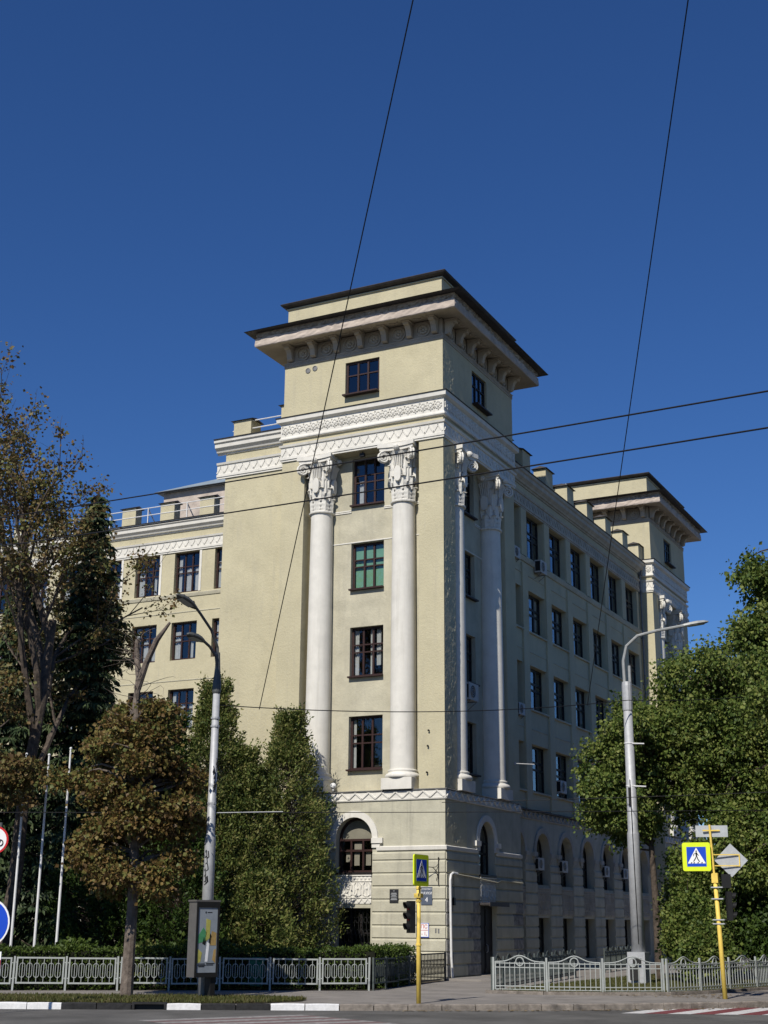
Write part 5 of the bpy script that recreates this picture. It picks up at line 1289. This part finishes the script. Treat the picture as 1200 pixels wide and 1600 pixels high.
# brown chestnut on the verge: loose tiers of leaf lobes on separate limbs
_lobes = []; _rr = random.Random(4)
for z, R_, n in ((3.3, 1.5, 4), (3.9, 1.9, 5), (4.8, 1.9, 6), (5.7, 1.8, 6), (6.6, 1.6, 6), (7.5, 1.3, 5), (8.3, 0.9, 4)):
    a0 = _rr.uniform(0, 6.28)
    for k in range(n):
        a = a0 + 2 * math.pi * k / n + _rr.uniform(-.35, .35); q = R_ * _rr.uniform(.45, 1.0)
        cx, cy = q * math.cos(a) - 0.35, q * math.sin(a) + 0.45
        if cx * 0.89 + cy * 0.45 > 1.35 and cy < 0.6: cx -= 0.6; cy += 0.5
        _lobes.append(((cx, cy, z + _rr.uniform(-.3, .3)), (_rr.uniform(.5, .95), _rr.uniform(.5, .95), _rr.uniform(.22, .42)), _rr.randint(5, 9)))
clump_tree('chestnut_tree', 'brown leaved chestnut with a pruned top on the verge, left of the lamp pole', (-1.92, -18.38, 0),
           [(0, 0, -0.05), (0.02, 0, 1.4), (0.0, 0.05, 2.6), (-0.1, 0.1, 4.5), (-0.25, 0.1, 6.8), (-0.35, 0.1, 8.6), (-0.30, 0.1, 9.6)], [0.205, 0.18, 0.165, 0.15, 0.13, 0.11, 0.09],
           _lobes, L_BROWN, 0.115, (0.22, 0.5), 240, 0.6, 0.45, M_BARKL, shell=0.1, fill=0.0)
_ct = [o for o in bpy.data.objects if o.name == 'chestnut_tree'][0]
mb = MB(); mb.tube([(-0.30, 0.1, 9.5), (-0.42, 0.1, 10.1), (-0.45, 0.12, 10.7)], [0.10, 0.09, 0.075], 8); mb.tube([(-0.34, 0.1, 9.1), (-0.05, 0.1, 9.9), (0.35, 0.05, 10.6), (0.85, 0.0, 11.1)], [0.12, 0.10, 0.09, 0.04], 8)
for i in range(26):
    a = rng.uniform(0, 6.28); z = rng.uniform(8.0, 10.8); l = rng.uniform(.5, 1.3)
    limb(mb, (-0.3, .1, z), (-0.3 + l * math.cos(a), .1 + l * math.sin(a), z + rng.uniform(-.1, .5)), 0.012, 0.004, .5, 4, 3)
obj('pruned_limb', mb, M_BARKL, _ct)

# tall half bare tree at the left edge
def branch_tree(name, label, loc, h, seed):
    r_ = np.random.default_rng(seed); t = thing(name, label, 'tree', loc); mb = MB(); tips = []
    def grow(p, d, L, r, lev):
        n = 4; pts = [Vector(p)]; q = Vector(p); dd = Vector(d).normalized()
        for i in range(n):
            dd = (dd + Vector(r_.normal(size=3)) * 0.10 + Vector((0, 0, 0.06 if lev else 0.02))).normalized(); q = q + dd * L / n; pts.append(q.copy())
            if lev >= 2: tips.append((q.copy(), lev))
        mb.tube(pts, [r * (1 - 0.45 * i / n) for i in range(n + 1)], 8 if lev == 0 else (6 if lev == 1 else 4))
        if lev >= 4: return
        k = (6, 5, 4, 3)[lev]
        for i in range(k):
            f_ = (0.42 if lev == 0 else 0.3) + (0.6 if lev == 0 else .7) * (i + r_.random()) / k; f_ = min(f_, 1.0); j = min(n - 1, int(f_ * n)); s = pts[j].lerp(pts[j + 1], f_ * n - j)
            a = r_.uniform(0, 2 * math.pi); side = Vector((math.cos(a), math.sin(a), 0)); side = (side - dd * side.dot(dd)).normalized()
            sp = r_.uniform(0.45, 0.85); nd = dd * (1 - sp * 0.5) + side * sp * 0.75 + Vector((0, 0, 0.30))
            grow(s, nd, L * r_.uniform(0.42, 0.62), r * (0.5 if lev == 0 else 0.40), lev + 1)
    grow((0, 0, -0.05), (0.03, 0, 1), h * 0.62, 0.25, 0)
    obj('trunk', mb, M_BARK, t)
    T_ = [p for p, l in tips if l >= 3]
    idx = r_.random(len(T_)) < 0.45
    T_ = [p for p, k in zip(T_, idx) if k]
    P_, D_, s_ = clump_leaves([np.array(p) for p in T_], [0.2 + 0.3 * r_.random() for _ in T_], [int(10 + 26 * r_.random()) for _ in T_], 0.7, 0.5, 0.12)
    obj('crown', leaf_mesh('crown', P_, D_, s_), L_MIXED, t)
    return t
_bt = branch_tree('maple_tree', 'tall half bare tree with sparse brown leaves against the sky at the left', (-10.55, -14.5, 0), 21.0, 5); _bt.rotation_euler = (0, 0, 2.4); _bt.scale = (1.12, 1.12, 1.0)
clump_tree('lime_tree', 'brownish green small tree below the sparse crown at the left edge', (-10.0, -16.6, 0), [(0, 0, 0), (0, 0, 3), (0.1, 0, 6), (0.1, 0, 9.5)], [0.16, 0.14, 0.1, 0.05],
           [((-0.6, 0, 9.6), (1.6, 1.5, 1.9), 22), ((0.9, 0, 7.0), (1.6, 1.4, 1.0), 24)], L_MIXED, 0.13, (0.3, 0.6), 190, 0.5, 0.4)

def spruce(name, label, loc, h, w, seed, z_low=1.2):
    r_ = np.random.default_rng(seed); t = thing(name, label, 'tree', loc); mb = MB(); mb.tube([(0, 0, -0.05), (0, 0, h * .5), (0, 0, h)], [h * 0.016, h * 0.010, 0.02], 8)
    P_, D_, S_ = [], [], []
    z = z_low
    while z < h - 0.25:
        f_ = 1 - z / h; L = w * (f_ ** 0.75) * r_.uniform(0.75, 1.12) + 0.12; nb = 7 if f_ > 0.2 else 5; a0 = r_.uniform(0, 6.28)
        for k in range(nb):
            a = a0 + 2 * math.pi * k / nb + r_.uniform(-.3, .3); l = L * r_.uniform(0.65, 1.15); ca, sa = math.cos(a), math.sin(a); pts = []
            for i in range(6):
                s = i / 5; pts.append(Vector((ca * l * s, sa * l * s, z + 0.10 * l * s - 0.42 * l * s * s + 0.14 * l * s ** 4)))
            mb.tube(pts, [0.035 * (1 - .8 * i / 5) * min(1, l / 1.5) + .004 for i in range(6)], 4)
            m = int(46 * l) + 10
            s = r_.random(m) ** 0.7; i0 = np.minimum((s * 5).astype(int), 4); fr = s * 5 - i0
            Q = np.array([tuple(p) for p in pts]); base = Q[i0] * (1 - fr[:, None]) + Q[i0 + 1] * fr[:, None]
            lat = r_.normal(size=m) * 0.22 * l * (1 - s * .6)
            base = base + np.stack([-sa * lat, ca * lat, -np.abs(lat) * .35], 1)
            P_.append(base); D_.append(np.stack([ca * .5 + r_.normal(size=m) * .35 - sa * np.sign(lat) * .35, sa * .5 + r_.normal(size=m) * .35 + ca * np.sign(lat) * .35, -0.75 + r_.normal(size=m) * .3], 1)); S_.append(0.20 + 0.26 * r_.random(m))
        z += 0.30 + 0.25 * f_
    obj('trunk', mb, M_BARK, t); P_ = np.concatenate(P_); D_ = np.concatenate(D_); S_ = np.concatenate(S_)
    obj('crown', leaf_mesh('crown', P_, D_, S_, 0.17, 0.05), L_SPRUCE, t)
    return t
spruce('spruce_tree', 'tall dark spruce in front of the front wing, its tip below the roof blocks', (-11.9, -9.0, 0), 19.7, 3.5, 3)
spruce('spruce_tree', 'second dark spruce left of the taller one, behind the flagpoles', (-14.0, -10.6, 0), 16.5, 3.6, 8)
spruce('spruce_tree', 'lower dark spruce at the far left behind the flagpoles', (-15.6, -13.4, 0), 13.0, 3.2, 14)

def conifer_column(name, label, loc, h, w, seed, dens=1.0, leafm=None, size=0.16):
    """feathery arborvitae: upright sprays over an egg shaped volume"""
    r_ = np.random.default_rng(seed); t = thing(name, label, 'tree', loc); mb = MB(); mb.tube([(0, 0, -.05), (0, 0, h * .6), (0, 0, h * .95)], [0.14, 0.09, 0.02], 7)
    n = int(900 * dens); P_, D_, S_ = [], [], []
    for i in range(n):
        u = r_.random(); z = h * (0.03 + 0.95 * u); prof = w * (math.sin(math.pi * min(1, (u * .92 + .10) ** 0.75)) ** 0.8) * (1 - .25 * u) if u < .95 else w * .12
        a = r_.uniform(0, 6.28); rr = prof * (0.5 + 0.62 * r_.random() * (0.8 + .35 * math.sin(3 * a + 7 * u))); rr *= 1.22 if r_.random() < .12 else (0.9 + .12 * r_.random())
        c = np.array([rr * math.cos(a), rr * math.sin(a), z])
        limb(mb, (0, 0, max(.2, z - .5 * rr)), c, 0.014, 0.005, .2, 2, 3)
        m = int(34 + 20 * r_.random()); L = 0.45 + 0.3 * r_.random(); s = r_.random((m, 1))
        ax = np.array([math.cos(a) * .55, math.sin(a) * .55, 0.55 + .25 * r_.random()]); ax = ax / np.linalg.norm(ax)
        P_.append(c + ax * s * L + r_.normal(size=(m, 3)) * 0.10); D_.append(ax * .8 + r_.normal(size=(m, 3)) * .5 + np.array([0, 0, -.1])); S_.append(size * (.55 + .7 * r_.random(m)))
    obj('trunk', mb, M_BARK, t); obj('crown', leaf_mesh('crown', np.concatenate(P_), np.concatenate(D_), np.concatenate(S_), 0.22, 0.06), leafm or L_THUJA, t)
    return t
conifer_column('arborvitae', 'tall feathery green conifer right behind the left lamp pole', (-8.5, -4.6, 0), 11.8, 2.1, 31, 1.1)
conifer_column('arborvitae', 'pointed feathery green conifer against the left sunlit column', (-6.2, -2.3, 0), 10.7, 2.0, 32, 1.1)
conifer_column('arborvitae', 'lower feathery conifer between the lamp pole and the sunlit column', (-7.3, -4.0, 0), 9.0, 1.9, 33, 1.0)
conifer_column('arborvitae', 'dark green conifer behind the brown chestnut, left of the lamp pole', (-9.9, -5.6, 0), 10.3, 1.8, 34, .9, L_DARKG)
conifer_column('arborvitae', 'low broad conifer bush above the hedge right of the advertising panel', (-4.9, -6.8, 0), 3.6, 1.5, 35, .6)
conifer_column('arborvitae', 'dark conifer mass behind the chestnut trunk above the hedge', (-6.6, -9.4, 0), 6.6, 1.7, 37, .7, L_DARKG)
conifer_column('arborvitae', 'dark conifer low behind the hedge near the flagpoles', (-9.0, -10.6, 0), 6.8, 1.7, 38, .7, L_DARKG)
def bush(name, label, loc, rad, n, lpc, leafm, size=.13, cr=(.22, .42)):
    t = thing(name, label, 'bush', loc); mb = MB(); C_, R_, K_ = [], [], []
    for i in range(n):
        d = nrm(rng.normal(size=3)); d[2] = abs(d[2]) if rng.random() < .75 else d[2] * .5; q = np.array([0, 0, rad[2] * .85]) + d * np.array(rad) * (0.5 + .5 * rng.random()); q[2] = max(q[2], .2)
        C_.append(q); R_.append(rng.uniform(*cr)); K_.append(lpc); limb(mb, (0, 0, 0), q, .018, .005, .2, 3, 3)
    P_, D_, s_ = clump_leaves(C_, R_, K_, .8, .2, size); obj('stems', mb, M_BARK, t); obj('foliage', leaf_mesh('foliage', P_, D_, s_), leafm, t)
for i, (p, rad, lb, lm) in enumerate([((-5.4, -13.4, 0), (.9, .8, .75), 'bright green bush behind the fence right of the chestnut trunk', L_THUJA), ((-7.2, -14.4, 0), (1.0, .8, .8), 'green bush behind the fence left of the chestnut trunk', L_HEDGE), ((-3.6, -12.0, 0), (1.0, .8, .9), 'shaded green bush behind the advertising panel', L_HEDGE), ((-6.3, -4.2, 0), (1.2, 1.0, 1.2), 'leafy bush in front of the barred ground window', L_THUJA)]):
    bush('shrub', lb, p, rad, 38, 110, lm)

# green trees on the right
clump_tree('maple_tree', 'large leafy green tree at the right hiding the far end of the side wing', (9.6, 6.8, 0), [(0, 0, -.05), (0.05, 0, 2.5), (0.1, 0, 5), (0.1, .1, 8.5), (0.1, .1, 12.0)], [0.30, 0.26, 0.22, 0.15, 0.06],
           [((0.3, 0.4, 11.2), (3.1, 3.0, 3.7), 120), ((3.6, 0.6, 9.4), (3.6, 3.2, 4.6), 150), ((-1.4, -0.5, 9.0), (2.5, 2.4, 2.5), 75), ((2.4, -0.6, 5.4), (3.3, 2.8, 2.3), 80)], L_GREEN, 0.135, (0.4, 0.95), 400, 0.7, 0.7)
clump_tree('maple_tree', 'leafy green branches drooping low before the shaded side wing, left of the right lamp pole', (7.4, 4.6, 0), [(0, 0, -.05), (0, 0, 3), (-.1, 0, 6), (-.1, 0, 9.5)], [0.16, 0.14, 0.1, 0.04],
           [((-1.4, -0.7, 8.1), (1.5, 1.6, 1.7), 50), ((-0.3, -0.4, 9.9), (1.7, 1.7, 1.4), 46), ((-1.0, -.5, 6.4), (1.4, 1.3, .9), 26)], L_GREEN, 0.135, (0.3, 0.75), 320, 0.7, 0.75)
clump_tree('maple_tree', 'tall green tree at the right edge reaching into the sky', (15.9, -2.6, 0), [(0, 0, -.05), (0, 0, 4), (0, 0, 9), (0, 0, 15)], [0.36, 0.3, 0.22, 0.08],
           [((0.7, 0.2, 14.0), (2.7, 2.6, 2.6), 56), ((0.8, 0.5, 9.5), (3.4, 3.2, 3.0), 90), ((-1.6, .3, 14.6), (1.3, 1.0, 1.2), 22), ((-0.6, 0.3, 11.8), (2.4, 2.2, 2.0), 60)], L_GREEN, 0.135, (0.35, 0.85), 320, 0.7, 0.6)
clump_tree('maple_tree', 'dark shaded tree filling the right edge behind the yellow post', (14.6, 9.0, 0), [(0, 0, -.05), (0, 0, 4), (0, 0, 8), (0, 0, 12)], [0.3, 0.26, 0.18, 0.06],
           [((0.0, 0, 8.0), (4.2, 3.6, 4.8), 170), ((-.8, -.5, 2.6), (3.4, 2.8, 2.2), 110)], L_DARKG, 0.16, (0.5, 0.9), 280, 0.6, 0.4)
for p, rad, lb in [((9.4, 2.6, 0), (1.1, 1.0, 1.9), 'tall leafy shrub behind the wavy fence right of the lamp footing'), ((10.2, 1.3, 0), (.9, .9, 1.1), 'leafy shrub behind the wavy fence left of the right yellow post'), ((9.0, 4.8, 0), (1.3, 1.2, 3.0), 'tall bushy growth right of the lamp pole below the big tree')]:
    bush('shrub', lb, p, rad, 90, 260, L_GREEN, .12, (.28, .55))
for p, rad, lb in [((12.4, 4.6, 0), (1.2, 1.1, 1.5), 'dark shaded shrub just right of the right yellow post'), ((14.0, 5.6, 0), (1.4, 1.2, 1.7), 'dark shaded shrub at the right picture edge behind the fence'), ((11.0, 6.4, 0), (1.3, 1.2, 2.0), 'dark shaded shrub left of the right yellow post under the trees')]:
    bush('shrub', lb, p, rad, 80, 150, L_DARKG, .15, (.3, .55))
_src = [o for o in bpy.data.objects if o.get('label', '').startswith('dark shaded tree filling')][0]
for i, (x, y, sc) in enumerate(((25.5, 2.0, 1.25), (27.0, 13.0, 1.4), (28.0, 25.0, 1.35), (29.5, 38.0, 1.4), (31.0, 52.0, 1.4), (27.0, -10.0, 1.3), (31.0, -22.0, 1.4), (36.0, -34.0, 1.4))):  # tree copies added out of view to keep sky light off the side facade
    t = thing('maple_tree', 'added street tree blocking sky light, out of view to the right', 'tree', (x, y, 0), 1.3 * i, 'added unseen trees blocking sky light'); t.scale = (sc, sc, sc)
    for ch in [c for c in bpy.data.objects if c.parent == _src]:
        c = ch.copy(); COL.objects.link(c); c.parent = t
t = thing('far_tree', 'bare twigs of a distant tree beside the second tower', 'tree', (3.2, 52.0, 0)); mb = MB()
mb.tube([(0, 0, 0), (0, 0, 15)], [.25, .12], 6)
for i in range(60):
    a = rng.uniform(0, 6.28); l = rng.uniform(.6, 3.0); z = rng.uniform(14, 21); limb(mb, (0, 0, min(15, z - l * .8)), (l * math.cos(a), l * math.sin(a), z), .03, .012, .3, 4, 3)
obj('trunk', mb, M_BARK, t)

# clipped hedge behind the left fence
def hedge(name, label, a, b, w, h, dens=430):
    a, b = Vector((*a, 0)), Vector((*b, 0)); L = (b - a).length; ang = math.atan2((b - a).y, (b - a).x); t = thing(name, label, 'hedge', tuple(a), ang)
    mb = MB(); nx = int(L / .35)
    for i in range(nx): mb.box(L * i / nx + .05, L * (i + 1) / nx, -w / 2 + .16 + rng.uniform(-.03, .03), w / 2 - .16, 0.06, h - .14 + rng.uniform(-.04, .04))
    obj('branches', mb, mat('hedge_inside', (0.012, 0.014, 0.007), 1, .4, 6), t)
    n = int(dens * L * (w + 2 * h)); f_ = rng.random(n); u = rng.random(n) * L; P_ = np.zeros((n, 3)); D_ = np.zeros((n, 3))
    ft = w / (w + 2 * h); top = f_ < ft; fr = (f_ >= ft) & (f_ < ft + (1 - ft) / 2); bk = ~(top | fr)
    P_[:, 0] = u; q = rng.random(n)
    wob = 0.05 * np.sin(u * 2.1) + 0.04 * np.sin(u * 5.3 + 1) + .03 * np.sin(u * 11)
    P_[top, 1] = (q[top] - .5) * w; P_[top, 2] = h - .08 + wob[top] + rng.normal(size=top.sum()) * .045; D_[top] = (0, 0, .8)
    P_[fr, 1] = -w / 2 + wob[fr] + rng.normal(size=fr.sum()) * .05; P_[fr, 2] = q[fr] * h; D_[fr] = (0, -.7, .3)
    P_[bk, 1] = w / 2 + rng.normal(size=bk.sum()) * .05; P_[bk, 2] = q[bk] * h; D_[bk] = (0, .7, .3)
    D_ += rng.normal(size=(n, 3)) * .55
    obj('foliage', leaf_mesh('foliage', P_, D_, .05 + .06 * rng.random(n), .38), L_HEDGE, t)
hedge('hedge', 'long clipped green hedge behind the left panel fence', (1.05, -9.1), (-14.2, -20.4), 0.9, 1.32)
hedge('hedge', 'short clipped hedge end turning back towards the building corner', (0.95, -8.8), (0.12, -4.2), 0.9, 1.34)

# grass
def grass(name, label, poly, n, hgt, parent=None):
    poly = np.array(poly); lo, hi = poly.min(0), poly.max(0); pts = []
    q = rng.random((n * 4, 2)) * (hi - lo) + lo; ins = np.zeros(len(q), bool); j = len(poly) - 1
    for i in range(len(poly)):
        xi, yi = poly[i]; xj, yj = poly[j]
        c = ((yi > q[:, 1]) != (yj > q[:, 1])) & (q[:, 0] < (xj - xi) * (q[:, 1] - yi) / (yj - yi + 1e-12) + xi); ins ^= c; j = i
    q = q[ins][:n]; m = len(q); P_ = np.concatenate([q, np.full((m, 1), .012)], 1); D_ = rng.normal(size=(m, 3)) * .45 + np.array([0, 0, 1.0])
    o = obj(name, leaf_mesh(name, P_, D_, hgt * (.5 + rng.random(m)), .10, .03), leafmat('grass_blades', [(0.05, 0.055, 0.016), (0.07, 0.085, 0.02), (0.10, 0.10, 0.03), (0.13, 0.11, 0.05)], .2), kind='stuff'); tag(o, label, 'grass')
grass('verge_grass', 'dry mown grass on the strip between the painted kerb and the path', [(x, y) for x, y in VERGE if x > -15] + [(-15, -28.5)][:0], 46000, .10)
grass('lawn_grass', 'green lawn inside the wavy fence around the lamp footing', [(5.8, -8.9), (7.5, -8.75), (9.15, -8.05), (10.85, -6.75), (11.65, -4.8), (12.6, -0.6), (13.6, 4), (5.3, 10), (5.5, -5)], 60000, .11)
mb = MB()
for i in range(420):                                    # fallen leaves along the kerb and fence
    if i % 2: u = rng.random(); k = int(rng.integers(9, 15)); a = KERB[k].lerp(KERB[k + 1], u); p = Vector((a.x + rng.normal() * .12 + .16, a.y - abs(rng.normal()) * .14 - .16, -.112))
    else: p = Vector((rng.uniform(9.5, 13), rng.uniform(-8.3, -5.5), .012))
    s = .03 + .04 * rng.random(); a = rng.uniform(0, 6.28); mb.add([p + Vector((s * math.cos(a + k_ * 1.571), s * math.sin(a + k_ * 1.571), .02 * rng.random())) for k_ in range(4)], [(0, 1, 2, 3)])
o = obj('fallen_leaves', mb, leafmat('dead_leaf', [(.12, .08, .04), (.25, .19, .10)], .1), kind='stuff'); tag(o, 'dry fallen leaves along the kerb and below the right fence', 'leaves')
